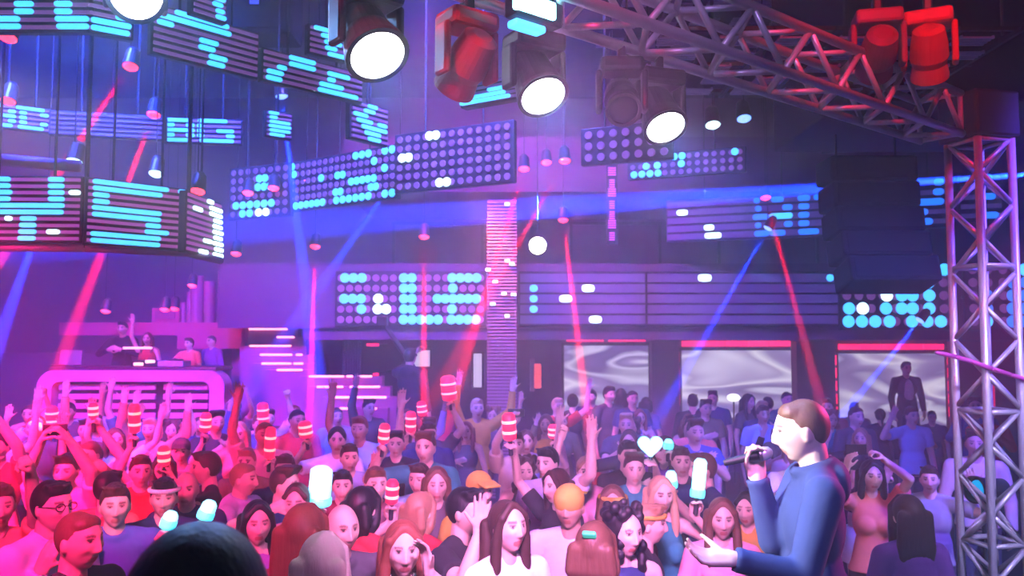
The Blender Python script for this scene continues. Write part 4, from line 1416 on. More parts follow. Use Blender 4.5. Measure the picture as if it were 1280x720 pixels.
def make_legs(B, kind='trousers', vox=0.013):
    b = MB()
    b.ball((0, 0.005, 0.945), (0.171, 0.124, 0.105))
    if kind != 'skirt':
        b.ball((0, 0.005, 0.86), (0.10, 0.085, 0.07))
    for s in (-1, 1):
        hip, kn, an = Vector((s * 0.09, 0.01, 0.90)), Vector((s * 0.105, -0.01, 0.49)), Vector((s * 0.11, 0.02, 0.09))
        if kind == 'skirt':
            continue
        round_cone(b, hip, kn, 0.100, 0.070)
        if kind == 'trousers':
            round_cone(b, kn, an, 0.070, 0.062, 14, True, False)
    if kind == 'skirt':
        b.lathe([(0.14, 1.03), (0.175, 0.95), (0.20, 0.82), (0.215, 0.70)], Matrix.Diagonal((1, 0.76, 1, 1)), 28)
    return remesh(b, vox, 3)


def make_shoes(vox=0.009):
    out = []
    for s in (-1, 1):
        b = MB()
        round_cone(b, (s * 0.11, 0.04, 0.045), (s * 0.126, -0.15, 0.038), 0.047, 0.036)
        round_cone(b, (s * 0.11, 0.03, 0.05), (s * 0.11, 0.025, 0.11), 0.047, 0.045)
        b.bbox((s * 0.117, -0.055, 0.012), (0.085, 0.28, 0.024), 0.01)
        out.append(remesh(b, vox, 2))
    return out


def make_hair(style, vox=0.008, seed=0):
    """hair volume in head space"""
    rnd = random.Random(seed)
    b = MB()
    if style == 'buzz':
        b.ball((0, 0.016, 0.024), (0.0795, 0.096, 0.100), None, 24, 16)
        b.ball((0, -0.028, 0.072), (0.066, 0.052, 0.042), None, 16, 10)
    elif style == 'smooth':
        b.ball((0, 0.012, 0.026), (0.085, 0.104, 0.108), None, 24, 16)
    elif style == 'short':
        b.ball((0, 0.019, 0.026), (0.083, 0.101, 0.108), None, 24, 16)
        b.ball((0, -0.042, 0.088), (0.066, 0.048, 0.038), None, 16, 10)
        for i in range(26):
            a, r = rnd.uniform(0, 6.28), rnd.uniform(0.0, 0.06)
            p = Vector((r * math.cos(a), -0.02 + r * math.sin(a) * 1.2, 0.118 - r * 0.25))
            round_cone(b, p, p + Vector((rnd.uniform(-.02, .02), -0.022, 0.012)), 0.013, 0.007, 8)
    elif style == 'quiff':
        b.ball((0, 0.019, 0.028), (0.081, 0.099, 0.104), None, 24, 16)
        for i in range(7):
            x = -0.05 + 0.0167 * i
            round_cone(b, (x, -0.05, 0.09), (x * 1.05, -0.085, 0.122), 0.022, 0.014, 8)
            round_cone(b, (x, 0.03, 0.115), (x, -0.06, 0.118), 0.024, 0.022, 8)
    elif style == 'curly':
        b.ball((0, 0.028, 0.024), (0.098, 0.105, 0.115), None, 20, 14)
        for i in range(70):
            a, h = rnd.uniform(0, 6.28), rnd.uniform(-0.28, 0.14)
            r = 0.088 if h > -0.05 else 0.10
            p = Vector((r * math.sin(a), 0.03 + 0.09 * math.cos(a), h))
            if p.y < -0.045 and h < 0.075:
                continue
            if h < -0.1 and p.y < 0.0 and abs(p.x) < 0.06:
                continue
            b.ball(p, rnd.uniform(0.022, 0.034), None, 8, 6)
        b.ball((0, 0.07, -0.10), (0.10, 0.045, 0.17), None, 16, 12)
    elif style in ('long', 'straight', 'pony', 'bun', 'bob'):
        b.ball((0, 0.022, 0.026), (0.088, 0.103, 0.110), None, 24, 16)
        for s in (-1, 1):
            round_cone(b, (s * 0.012, -0.045, 0.106), (s * 0.066, -0.052, 0.052), 0.022, 0.019, 10)
            if style in ('long', 'straight', 'bob'):
                L = -0.30 if style != 'bob' else -0.13
                round_cone(b, (s * 0.068, -0.045, 0.055), (s * 0.083, -0.012, -0.05), 0.020, 0.026, 10)
                round_cone(b, (s * 0.083, -0.012, -0.05), (s * 0.088, -0.03 if style == 'long' else 0.01, L * 0.62), 0.028, 0.030, 10)
                round_cone(b, (s * 0.088, -0.03 if style == 'long' else 0.01, L * 0.62), (s * 0.075, -0.05 if style == 'long' else 0.03, L), 0.030, 0.018, 10)
        if style in ('long', 'straight', 'bob'):
            L = -0.34 if style != 'bob' else -0.14
            for i in range(7):
                x = -0.075 + 0.025 * i
                round_cone(b, (x, 0.085, 0.02), (x * 1.15, 0.088, L * 0.5), 0.034, 0.034, 10)
                round_cone(b, (x * 1.15, 0.088, L * 0.5), (x * 1.1, 0.075, L + rnd.uniform(-0.03, 0.03)), 0.034, 0.016, 10)
        elif style == 'pony':
            round_cone(b, (0, 0.11, 0.06), (0, 0.155, 0.02), 0.028, 0.032, 10)
            round_cone(b, (0, 0.155, 0.02), (0, 0.14, -0.2), 0.032, 0.014, 10)
        else:
            b.ball((0, 0.10, 0.085), (0.045, 0.042, 0.042), None, 14, 10)
    elif style == 'receding':
        b.ball((0, 0.034, 0.0), (0.0812, 0.086, 0.082), None, 20, 14)
    return remesh(b, vox, 2)


def hair_mat(key, c1, c2):
    return noisy('hair_' + key, c1, c2, 30, 0.5, 0, 0.22, (4, 4, 0.6))


HAIRS = {'black': hair_mat('black', (0.006, 0.005, 0.007), (0.016, 0.012, 0.015)), 'dark brown': hair_mat('dark_brown', (0.035, 0.018, 0.012), (0.07, 0.035, 0.025)),
         'brown': hair_mat('brown', (0.10, 0.045, 0.025), (0.16, 0.08, 0.045)), 'auburn': hair_mat('auburn', (0.20, 0.055, 0.035), (0.28, 0.09, 0.05)),
         'blonde': hair_mat('blonde', (0.48, 0.32, 0.16), (0.62, 0.45, 0.26)), 'pale blonde': hair_mat('pale_blonde', (0.75, 0.62, 0.5), (0.85, 0.75, 0.65)),
         'sandy': hair_mat('sandy', (0.28, 0.17, 0.09), (0.38, 0.24, 0.13)), 'grey': hair_mat('grey', (0.3, 0.28, 0.28), (0.4, 0.38, 0.38))}
CLOTH = {'black': (0.02, 0.02, 0.024), 'navy': (0.02, 0.035, 0.12), 'white': (0.80, 0.80, 0.80), 'grey': (0.30, 0.30, 0.32), 'red': (0.50, 0.03, 0.04), 'lavender': (0.52, 0.46, 0.75),
         'blue': (0.06, 0.13, 0.45), 'pink': (0.75, 0.32, 0.42), 'olive': (0.16, 0.17, 0.08), 'teal': (0.03, 0.25, 0.28), 'maroon': (0.20, 0.02, 0.05), 'beige': (0.55, 0.46, 0.34),
         'charcoal': (0.07, 0.07, 0.08), 'mustard': (0.55, 0.35, 0.05), 'sky blue': (0.30, 0.50, 0.75), 'cream': (0.72, 0.66, 0.52), 'purple': (0.20, 0.06, 0.32), 'coral': (0.75, 0.22, 0.16)}


def cloth_mat(c):
    k = CLOTH[c]
    return noisy('cloth_' + c.replace(' ', '_'), k, tuple(min(1, x * 1.25 + 0.004) for x in k), 14, 0.85, 0, 0.25)


_cache = {}


def cached(key, fn):
    if key not in _cache:
        _cache[key] = fn()
    return _cache[key]


def child(name, mesh, m, parent, M=None):
    o = bpy.data.objects.new(name, mesh)
    COL.objects.link(o)
    if not mesh.materials:
        mesh.materials.append(m)
    o.material_slots[0].link = 'OBJECT'
    o.material_slots[0].material = m
    o.parent = parent
    if M is not None:
        o.matrix_local = M
    return o


def cap_mesh():
    b = MB()
    b.ball((0, 0.012, 0.045), (0.086, 0.104, 0.088), None, 20, 14)
    b.bbox((0, -0.125, 0.062), (0.13, 0.11, 0.016), 0.008, Matrix.Rotation(R(12), 3, 'X'))
    return remesh(b, 0.008, 2)


def glasses_mesh():
    b = MB()
    for s in (-1, 1):
        for i in range(16):
            a0, a1 = 2 * math.pi * i / 16, 2 * math.pi * (i + 1) / 16
            f = lambda a: (s * 0.033 + 0.024 * math.cos(a), -0.102 + 0.004, 0.010 + 0.018 * math.sin(a))
            b.tube(f(a0), f(a1), 0.0026, None, 6)
        b.tube((s * 0.057, -0.098, 0.014), (s * 0.082, 0.0, 0.012), 0.0028, None, 6)
    b.tube((-0.010, -0.100, 0.014), (0.010, -0.100, 0.014), 0.0026, None, 6)
    return b


def person(loc, yaw, label, sex='m', armR='down', armL='down', head=(0, 0), hair='short', hcol='dark brown', top='tee', tcol='black',
           legs='trousers', lcol='charcoal', skin=0, h=1.75, group=None, vox=0.0075, extra=(), name='person', pose_key=None):
    """a standing figure facing yaw (0 = towards the camera, 90 = image right); returns root, body info, local-to-world"""
    key = (sex, armR, armL, head, vox)
    B = cached(('body',) + key, lambda: make_body(sex, armR, armL, head, vox))
    t = thing(name, loc, label, 'person', group)
    k = h / 1.75
    t.rotation_euler = (0, 0, R(yaw))
    t.scale = (k, k, k)
    child('body', B['mesh'], SKINS[skin], t)
    cv = 0.011 if vox < 0.009 else 0.014
    tm = cached(('top', top) + key[:3], lambda: make_top(B, top, cv))
    child({'tee': 'shirt', 'tank': 'tank_top', 'crop': 'crop_top', 'dress': 'dress', 'shirt': 'shirt', 'long': 'sweater', 'hoodie': 'hoodie'}[top], tm, cloth_mat(tcol), t)
    lm = cached(('legs', legs), lambda: make_legs(B, legs))
    child({'trousers': 'trousers', 'skirt': 'skirt', 'shorts': 'shorts'}[legs], lm, cloth_mat(lcol), t)
    for q in cached(('shoes',), make_shoes):
        child('shoe', q, mat('shoe_dark', (0.04, 0.04, 0.045), 0.5), t)
    if hair not in ('bald', 'cap'):
        hm_ = cached(('hair', hair, vox < 0.009), lambda: make_hair(hair, 0.0075 if vox < 0.009 else 0.010))
        child('hair', hm_, HAIRS[hcol], t, B['HM'])
    if hair == 'cap':
        hm_ = cached(('hair', 'buzz', True), lambda: make_hair('buzz', 0.0075))
        child('hair', hm_, HAIRS[hcol], t, B['HM'])
        child('cap', cached(('cap',), cap_mesh), cloth_mat(tcol if 'capcol' not in extra else 'charcoal'), t, B['HM'])
    if 'backcap' in extra:
        child('cap', cached(('cap',), cap_mesh), cloth_mat('mustard'), t, B['HM'] @ Matrix.Rotation(math.pi, 4, 'Z'))
    if 'glasses' in extra:
        gm = cached(('glasses',), lambda: glasses_mesh())
        if not isinstance(gm, bpy.types.Mesh):
            me = bpy.data.meshes.new('glasses')
            me.from_pydata(gm.v, [], gm.f)
            _cache[('glasses',)] = gm = me
        child('glasses', gm, PLASTIC, t, B['HM'])
    if 'headband' in extra:
        def hb():
            b = MB()
            N = 40
            for i in range(N):
                a0, a1 = 2 * math.pi * i / N, 2 * math.pi * (i + 1) / N
                f = lambda a: (0.086 * math.sin(a), 0.012 - 0.108 * math.cos(a), 0.056)
                b.tube(f(a0), f(a1), 0.013, None, 8)
            me = bpy.data.meshes.new('headband')
            me.from_pydata(b.v, [], b.f)
            return me
        child('headband', cached(('headband',), hb), cloth_mat(extra['headband'] if isinstance(extra, dict) else 'mustard'), t, B['HM'])
    M = Matrix.Translation(loc) @ Matrix.Rotation(R(yaw), 4, 'Z') @ Matrix.Scale(k, 4)
    return t, B, M
# ================================================================== WHO STANDS WHERE
PLACED = []                                   # (x, y) of everybody on the floor
rng = random.Random(11)


def pose_loc(px, py, Y, h, yaw, base=0.0):
    """floor point and height for a figure whose head shows at px, py"""
    if Y is None:
        P = at_z(px, py, base + 1.632 * h / 1.75)
    else:
        P = at(px, py, Y)
        h = (P.z - base) / 1.632 * 1.75
    k = h / 1.75
    o = Matrix.Rotation(R(yaw), 3, 'Z') @ Vector((0, -0.018 * k, 0))
    return Vector((P.x - o.x, P.y - o.y, base)), h


GAP = 0.49


def clear_spot(px, py, Y, yaw, base, h0=1.72):
    """nearest depth along the line of sight where nobody stands yet"""
    best = None
    for step in range(0, 15):
        for sg in (1, -1):
            Yt = Y + sg * 0.06 * step
            loc, h = pose_loc(px, py, Yt, h0, yaw, base)
            if not (1.5 < h < 1.97) and step:
                continue
            dm = min([math.hypot(loc.x - a, loc.y - b_) for a, b_ in PLACED] or [9])
            if dm >= 0.42:
                return loc, h, Yt
            if best is None or dm > best[0]:
                best = (dm, loc, h, Yt)
    return best[1:]


def stand(px, py, Y, yaw, label, base=0.0, h=1.72, **kw):
    loc, h, Y = clear_spot(px, py, Y, yaw, base)
    PLACED.append((loc.x, loc.y))
    return person(loc, yaw, label, h=h, **kw)


def local(M, p):
    return tuple(M.inverted() @ Vector(p))


def stand_reach(px, py, Y, yaw, label, hands, base=0.0, **kw):
    """hands: {'R': (target px, py, Y, pole, style, palm world, dir)}: the wrist is put where the photo shows it"""
    Y0 = Y
    loc, h, Y = clear_spot(px, py, Y, yaw, base)
    k = h / 1.75
    M = Matrix.Translation(loc) @ Matrix.Rotation(R(yaw), 4, 'Z') @ Matrix.Scale(k, 4)
    R3 = Matrix.Rotation(R(-yaw), 3, 'Z')
    arms = {}
    for nm, (tx, ty, tY, pole, style, palm, *dr) in hands.items():
        w_ = local(M, at(tx, ty, tY + Y - Y0))
        spec = [tuple(round(c, 4) for c in w_), tuple(R3 @ Vector(pole)), style, tuple(R3 @ Vector(palm))]
        if dr:
            spec.append(tuple(R3 @ Vector(dr[0])))
        arms['arm' + nm] = tuple(spec)
    kw.update(arms)
    PLACED.append((loc.x, loc.y))
    return person(loc, yaw, label, h=h, **kw)


GLOW_RED = mat('glow_red', (0.6, 0.02, 0.05), 0.4, emit=(1.0, 0.01, 0.07), strength=2.0)
GLOW_BAND = mat('glow_band_hot', (1, .6, .5), 0.4, emit=(1.0, 0.28, 0.22), strength=2.6)
GLOW_CYAN = mat('glow_cyan', (0.2, 0.8, 0.9), 0.4, emit=(0.03, 0.75, 1.0), strength=2.6)
GLOW_CYAN_HOT = mat('glow_cyan_hot', (0.6, 1, 1), 0.4, emit=(0.16, 0.85, 1.0), strength=2.6)


def glow_stick(g, label, color='red', r=0.042, L=0.17, tilt=(0, 0, 1), shape='tube'):
    """lit foam stick held at its grip; g is where the fingers close"""
    d = Vector(tilt).normalized()
    t = thing('glow_stick', g - d * 0.05, label, 'glow stick', 'red glow sticks held up in the crowd' if color == 'red' else 'cyan glow sticks held up in the crowd')
    F = Matrix.Translation(g) @ frame(d).to_4x4()
    MB().lathe([(0.012, -0.06), (0.016, -0.055), (0.016, 0.05), (0.022, 0.06)], F, 14).build('handle', PLASTIC, t, smooth=False)
    a, c = (GLOW_RED, GLOW_BAND) if color == 'red' else (GLOW_CYAN, GLOW_CYAN_HOT)
    z0 = 0.05
    if shape == 'heart':
        vs = []
        N = 28
        for zz in (-0.02, 0.02):
            for i in range(N):
                q = 2 * math.pi * i / N
                x = 16 * math.sin(q) ** 3
                z = 13 * math.cos(q) - 5 * math.cos(2 * q) - 2 * math.cos(3 * q) - math.cos(4 * q)
                vs.append(g + Vector((x * r / 9, zz, z0 + 0.09 + z * r / 9)))
        fs = [tuple(range(N)), tuple(range(2 * N - 1, N - 1, -1))] + [(i, N + i, N + (i + 1) % N, (i + 1) % N) for i in range(N)]
        MB().add(vs, fs).build('lit_heart', c, t)
        return t
    MB().lathe([(r * 0.55, z0), (r * 0.95, z0 + 0.012), (r, z0 + L * 0.5), (r * 0.95, z0 + L - 0.02), (r * 0.6, z0 + L)], F, 18).build('lit_tube', a if color == 'red' else c, t, smooth=True)
    if color == 'red':
        for f in (0.30, 0.68):
            MB().lathe([(r * 1.0, z0 + L * f - 0.010), (r * 1.07, z0 + L * f - 0.006), (r * 1.07, z0 + L * f + 0.006), (r * 1.0, z0 + L * f + 0.010)], F, 18).build('bright_band', c, t)
    else:
        MB().lathe([(r * 1.02, z0), (r * 1.1, z0 + 0.01), (r * 1.1, z0 + 0.04), (r * 1.02, z0 + 0.05)], F, 18).build('collar', a, t)
    return t


def phone(c, yaw, label, tilt=0, lit=False):
    t = thing('phone', c, label, 'phone')
    M = Matrix.Rotation(R(yaw), 3, 'Z') @ Matrix.Rotation(R(tilt), 3, 'X')
    MB().bbox(c, (0.158, 0.010, 0.078), 0.004, M).build('case', mat('phone_case', (0.02, 0.02, 0.025), 0.3), t)
    MB().box(Vector(c) + M @ Vector((0, 0.0055, 0)), (0.148, 0.002, 0.070), M).build('display', mat('phone_display', (.1, .1, .12), .2, emit=(0.35, 0.3, 0.6), strength=0.6), t)
    MB().lathe([(0.007, 0), (0.007, 0.003), (0.001, 0.0035)], Matrix.Translation(Vector(c) + M @ Vector((0.062, -0.005, 0.024))) @ (M @ Matrix.Rotation(R(90), 3, 'X')).to_4x4(), 12).build('camera_lens', mat('lens_dark', (0.05, 0.05, 0.08), 0.1), t)
    return t


# ---------------------------------------------------------------- the singer on the stage edge
SB = 0.6
st, sbd, sM = stand_reach(1005, 538, 3.3, -98, 'cropped-haired singer in a dark blue hooded sweatshirt singing into a microphone on stage', {
    'R': (946, 594, 3.36, (0.30, 0.1, -1), 'grip', (0, -1, 0.1), (-0.1, 0, 1)),
    'L': (914, 698, 3.06, (1, 0.0, -0.55), 'reach', (0.1, -0.45, 0.75), (-1, -0.05, 0.06))},
    base=SB, hair='buzz', hcol='brown', top='hoodie', tcol='navy', legs='trousers', lcol='charcoal', skin=0, vox=0.006, head=(0, 6))
g = sM @ sbd['grips']['R']
mouth = sM @ (sbd['HM'] @ Vector((0, -0.115, -0.066)))
md = (mouth - g).normalized()
tail = g - md * 0.07
mt = thing('microphone', tail, 'black microphone with silver grille held at the mouth of the singer', 'microphone')
F = Matrix.Translation(mouth - md * 0.055) @ frame(md).to_4x4()
Lh = (mouth - tail).length
MB().lathe([(0.011, -Lh * 1.05), (0.0125, -Lh), (0.0165, -0.05), (0.021, -0.01), (0.022, 0.0)], F, 18).build('handle', mat('mic_black', (0.015, 0.015, 0.018), 0.4), mt, smooth=True)
MB().lathe([(0.022, 0.0), (0.026, 0.008), (0.027, 0.025), (0.022, 0.043), (0.010, 0.053), (0.001, 0.055)], F, 20).build('grille', noisy('mic_grille', (0.75, 0.75, 0.78), (0.5, 0.5, 0.55), 220, 0.35, 0.7), mt, smooth=True)
MB().lathe([(0.0265, -0.001), (0.0285, 0.002), (0.0285, 0.009), (0.0265, 0.012)], F, 20).build('ring', mat('mic_ring', (.2, .2, .22), .3, .8), mt)

# ---------------------------------------------------------------- the dark head close to the lens
stand(250, 790, 1.05, 176, 'dark-haired head seen from behind at the bottom left, nearest of all', base=SB, hair='smooth', hcol='black', top='tee', tcol='black', vox=0.006)

# ---------------------------------------------------------------- people who can be told apart near the stage
stand(100, 677, 3.75, 72, 'man with cropped fade haircut in profile at the lower left corner, dark collarless top', hair='buzz', hcol='brown', tcol='black', skin=1, vox=0.006)
stand_reach(66, 634, 4.45, 66, 'man in black-rimmed glasses and a pale lavender shirt looking right at the left edge', {'R': (52, 712, 4.3, (-0.5, 0, -1), 'relaxed', (0, 1, 0))}, hair='short', hcol='black', top='shirt', tcol='lavender', vox=0.0065, extra=('glasses',))
t, B_, M_ = stand(144, 633, 4.8, 28, 'brightly lit young man with brown fringe and blue collared shirt behind the dark head', armL='hold_mid', hair='short', hcol='dark brown', top='shirt', tcol='blue', vox=0.0065)
glow_stick(M_ @ B_['grips']['L'], 'cyan glow stick at the left shoulder of the dark foreground head', 'cyan', 0.04, 0.09, (0.35, 0, 1))
t, B_, M_ = stand(205, 623, 5.25, 20, 'dark-haired man with a white band for face light behind the cyan glow sticks', armL='hold_mid', hair='short', hcol='black', top='tee', tcol='navy', vox=0.0065, extra={'headband': 'white'})  # white band stands in for a patch of light across his eyes
glow_stick(M_ @ B_['grips']['L'], 'cyan glow stick rising right behind the dark foreground head', 'cyan', 0.045, 0.11, (0.4, 0, 1))
stand(322, 655, 4.75, 24, 'woman with long black hair peering out right of the dark foreground head', sex='f', hair='straight', hcol='black', top='tank', tcol='purple', vox=0.0065)
stand(370, 630, 5.35, 5, 'woman shading her brow with one hand beneath the big cyan glow stick', sex='f', armR='brow', hair='pony', hcol='dark brown', top='tee', tcol='grey', vox=0.0065)
stand(428, 662, 4.25, 34, 'bald-headed man in a charcoal collared shirt looking right', hair='receding', hcol='grey', top='shirt', tcol='charcoal', skin=1, vox=0.006)
stand(381, 668, 4.62, 172, 'red-haired woman seen from behind left of the bald man', sex='f', hair='straight', hcol='auburn', top='tee', tcol='maroon', vox=0.0065)
stand(404, 708, 3.72, 178, 'pale blonde person seen from behind in front of the bald man', sex='f', hair='straight', hcol='pale blonde', top='tank', tcol='pink', vox=0.006)
stand(455, 636, 4.95, 150, 'woman with black bobbed hair from behind in a red top above the bald man', sex='f', hair='bob', hcol='black', top='tee', tcol='red', vox=0.0065)
stand_reach(504, 688, 3.92, 14, 'woman with long auburn hair raising a hand beside her face at the bottom', {'L': (536, 716, 3.74, (1, 0, -0.9), 'reach', (-0.7, -0.6, 0), (-0.15, 0.0, 1))}, sex='f', hair='long', hcol='auburn', top='tee', tcol='white', vox=0.006)
stand_reach(583, 640, 4.65, 62, 'black-haired man in profile holding a bare forearm and open hand up', {'R': (600, 664, 4.32, (-0.4, -0.3, -1), 'open', (0.2, -1, 0.2), (0.08, 0, 1))}, hair='short', hcol='black', top='tee', tcol='black', skin=1, vox=0.006)
stand(638, 662, 4.22, 34, 'woman with long dark hair in a white top gazing up to the right', sex='f', hair='straight', hcol='dark brown', top='tee', tcol='white', head=(0, -8), vox=0.006)
stand(712, 634, 4.82, -18, 'broad man with a yellow cap worn backwards and lavender t-shirt', hair='buzz', hcol='black', top='tee', tcol='lavender', skin=2, vox=0.006, extra=('backcap',))
t, B_, M_ = stand(744, 688, 3.9, 162, 'brown-haired woman from behind with a green hair clip and cream top', sex='f', hair='bob', hcol='brown', top='tee', tcol='cream', vox=0.006)
c_ = MB().bbox((0.0, 0.118, 0.095), (0.062, 0.022, 0.034), 0.008, Matrix.Rotation(R(-40), 3, 'X'))
me_ = bpy.data.meshes.new('hair_clip')
me_.from_pydata(c_.v, [], c_.f)
child('hair_clip', me_, mat('clip_green_glow', (0.05, 0.7, 0.35), 0.4, emit=(0.02, 0.5, 0.22), strength=0.6), t, B_['HM'])['label'] = 'bright green hair clip'  # green glow is added to the clip, which is no lamp
stand(781, 667, 4.36, 16, 'woman with curly black hair and pale face in a navy strap top', sex='f', hair='curly', hcol='black', top='tank', tcol='navy', head=(8, 0), vox=0.006)
stand(812, 656, 4.98, 78, 'fair-haired man in profile wearing a mustard headband and black t-shirt', hair='short', hcol='sandy', top='tee', tcol='black', vox=0.0065, extra={'headband': 'mustard'})
t, B_, M_ = stand_reach(827, 620, 5.6, 6, 'blonde woman holding a long cyan glow stick up at her left side', {'L': (868, 645, 5.4, (1, 0, -1), 'grip', (0, -1, 0), (0.05, -0.1, 1))}, sex='f', hair='long', hcol='blonde', top='tank', tcol='teal', vox=0.0065)
glow_stick(M_ @ B_['grips']['L'] + Vector((0, 0, 0.0)), 'tall cyan glow stick held by the blonde woman left of the singer', 'cyan', 0.042, 0.24, (0.12, 0, 1))
stand(903, 650, 5.0, -8, 'long-haired brunette in a pink top just above the open hand of the singer', sex='f', hair='long', hcol='brown', top='tee', tcol='pink', vox=0.0065)
stand(1133, 646, 4.9, 188, 'woman with long dark brown hair seen from behind right of the singer, purple top', sex='f', hair='straight', hcol='dark brown', top='tee', tcol='purple', vox=0.0065)
t, B_, M_ = stand_reach(1090, 596, 6.5, -8, 'woman holding a phone up sideways to film, right of the singer', {'L': (1104, 574, 6.3, (1, 0, -0.6), 'hold', (-1, -0.1, -0.1), (-0.7, -0.2, 0.7)), 'R': (1058, 586, 6.2, (-0.9, 0, -1), 'hold', (0.6, 0, 0.6), (0.1, -0.2, 1))}, sex='f', hair='straight', hcol='black', top='tee', tcol='coral', vox=0.007)
phone(at(1070, 562, 6.22), 2, 'dark phone held sideways by the filming woman right of the singer')
stand(1073, 578, 7.6, 96, 'dark-haired woman in a black crop top and white short skirt behind the filming woman', sex='f', armL='drink', hair='bun', hcol='black', top='crop', tcol='black', legs='skirt', lcol='white', vox=0.007)
stand(1162, 600, 6.9, -28, 'man in a grey shirt with raised bent arms beside the truss column', armR='wave', armL='wave', hair='short', hcol='dark brown', top='tee', tcol='grey', vox=0.007)
stand(785, 570, 7.1, 12, 'man in a black t-shirt with both hands joined before his chest under the cyan heart', armR='clap', armL='clap', hair='short', hcol='black', top='tee', tcol='black', vox=0.0075)
stand(766, 632, 5.6, -6, 'woman with long brown hair and a mustard headband behind the curly-haired woman', sex='f', hair='long', hcol='brown', top='tee', tcol='olive', vox=0.007, extra={'headband': 'mustard'})
stand(546, 607, 5.9, 8, 'smiling woman with long brown hair and charcoal top in the middle of the crowd', sex='f', hair='long', hcol='brown', top='long', tcol='charcoal', vox=0.007)
stand(527, 640, 5.2, 140, 'light-brown-haired person in a red top turning away above the auburn-haired woman', sex='f', hair='bob', hcol='sandy', top='tee', tcol='red', vox=0.007)
stand(524, 600, 6.4, -15, 'dark-haired man in a sky blue shirt left of the smiling woman', hair='short', hcol='dark brown', top='shirt', tcol='sky blue', vox=0.0075)
t, B_, M_ = stand_reach(470, 606, 6.0, 20, 'man in a grey top holding the red glow stick with two white squares', {'R': (490, 652, 5.7, (-0.6, -0.2, -1), 'grip', (0, -1, 0.2), (0, -0.1, 1))}, hair='short', hcol='brown', top='tee', tcol='grey', vox=0.0075)
glow_stick(M_ @ B_['grips']['R'], 'red glow stick with two white squares above the auburn-haired woman', 'red', 0.042, 0.16, (0.05, -0.1, 1))
stand(428, 608, 5.85, 10, 'dark-haired man in a maroon shirt right of the big cyan glow stick', hair='short', hcol='black', top='shirt', tcol='maroon', vox=0.0075)
stand_reach(437, 573, 7.3, 18, 'man in a sky blue shirt raising a hand to the red glow stick beside him', {'L': (465, 590, 7.1, (1, 0, -1), 'open', (-0.6, -0.8, 0), (0.2, 0, 1))}, hair='short', hcol='dark brown', top='long', tcol='sky blue', vox=0.0075)
stand(495, 556, 8.1, 5, 'dark-haired man in a black t-shirt standing taller than those around below the lower stairs', hair='quiff', hcol='black', top='tee', tcol='black', vox=0.0075)
stand(226, 565, 7.6, 15, 'man in a flat dark cap and grey top below the DJ booth', hair='cap', hcol='black', top='tee', tcol='grey', vox=0.0075, extra=('capcol',))
stand(233, 612, 5.75, 12, 'grey-haired man in a navy jacket behind the white-banded man', hair='receding', hcol='grey', top='shirt', tcol='navy', vox=0.0075)
stand(305, 600, 6.1, 78, 'fair-skinned man in profile facing right with a lavender sweatshirt', hair='buzz', hcol='sandy', top='hoodie', tcol='lavender', vox=0.007)
stand(356, 588, 6.6, 10, 'short-haired man in a navy top left of the big cyan glow stick', armL='chest', hair='short', hcol='dark brown', top='tee', tcol='navy', vox=0.0075)
stand(600, 614, 5.75, 30, 'man with a mustard cap and olive shirt behind the raised forearm', hair='cap', hcol='brown', top='tee', tcol='mustard', vox=0.007)
stand(684, 580, 6.6, -30, 'dark-haired man in lavender shirt with arm lifted above the yellow cap man', armL='up_out', hair='short', hcol='black', top='tee', tcol='lavender', vox=0.0075)
stand(852, 578, 6.9, -5, 'man in a black top right of the cyan heart', hair='short', hcol='dark brown', top='tee', tcol='black', vox=0.0075)
stand(136, 612, 5.8, 165, 'black-haired person from behind left of the lit young man', hair='short', hcol='black', top='tee', tcol='coral', vox=0.0075)
stand(176, 590, 6.4, 30, 'dark-haired man in a red polo behind the lit young man', hair='short', hcol='dark brown', top='shirt', tcol='red', vox=0.0075)
stand_reach(-2, 634, 4.7, 40, 'person at the left edge lifting bent arms high, in a coral top', {'L': (38, 588, 4.5, (0.4, 0, -1), 'fist', (-0.5, -0.6, 0)), 'R': (-30, 590, 4.6, (-1, 0, -0.4), 'open', (0, -1, 0))}, hair='short', hcol='brown', top='tee', tcol='coral', vox=0.007)
t, B_, M_ = stand(82, 590, 6.1, 12, 'person in a pink top filming with a phone held overhead at the left', armR='film_high', armL='film_high', hair='short', hcol='dark brown', top='tee', tcol='pink', vox=0.0075)
phone((M_ @ B_['grips']['R'] + M_ @ B_['grips']['L']) / 2 + Vector((0, 0, 0.02)), 12, 'dark phone held overhead by the person in pink at the left')
stand(118, 596, 5.95, -15, 'fair-haired woman raising a straight bare arm next to the overhead phone', sex='f', armR='up', hair='pony', hcol='blonde', top='tank', tcol='red', vox=0.0075)
t, B_, M_ = stand(-4, 560, 6.9, 10, 'man at the left edge with both arms up holding a phone', armR='film_high', armL='film_high', hair='short', hcol='black', top='tee', tcol='maroon', vox=0.0075)
phone((M_ @ B_['grips']['R'] + M_ @ B_['grips']['L']) / 2 + Vector((0, 0, 0.02)), 10, 'phone held up by the man at the left edge below the DJ booth')
t, B_, M_ = stand(645, 556, 8.2, 0, 'person raising both arms with a pale phone near the LED mesh pillar', armR='film_high', armL='up_out', hair='short', hcol='dark brown', top='tee', tcol='beige', vox=0.0075)
phone(M_ @ B_['grips']['R'] + Vector((0.02, 0, 0.03)), 8, 'pale-lit phone held over the head near the LED mesh pillar')
stand(733, 590, 6.7, 0, 'woman with a fair ponytail pushing one straight forearm up below the left wave screen', sex='f', armR='fist_up', hair='pony', hcol='sandy', top='tee', tcol='pink', vox=0.0075)

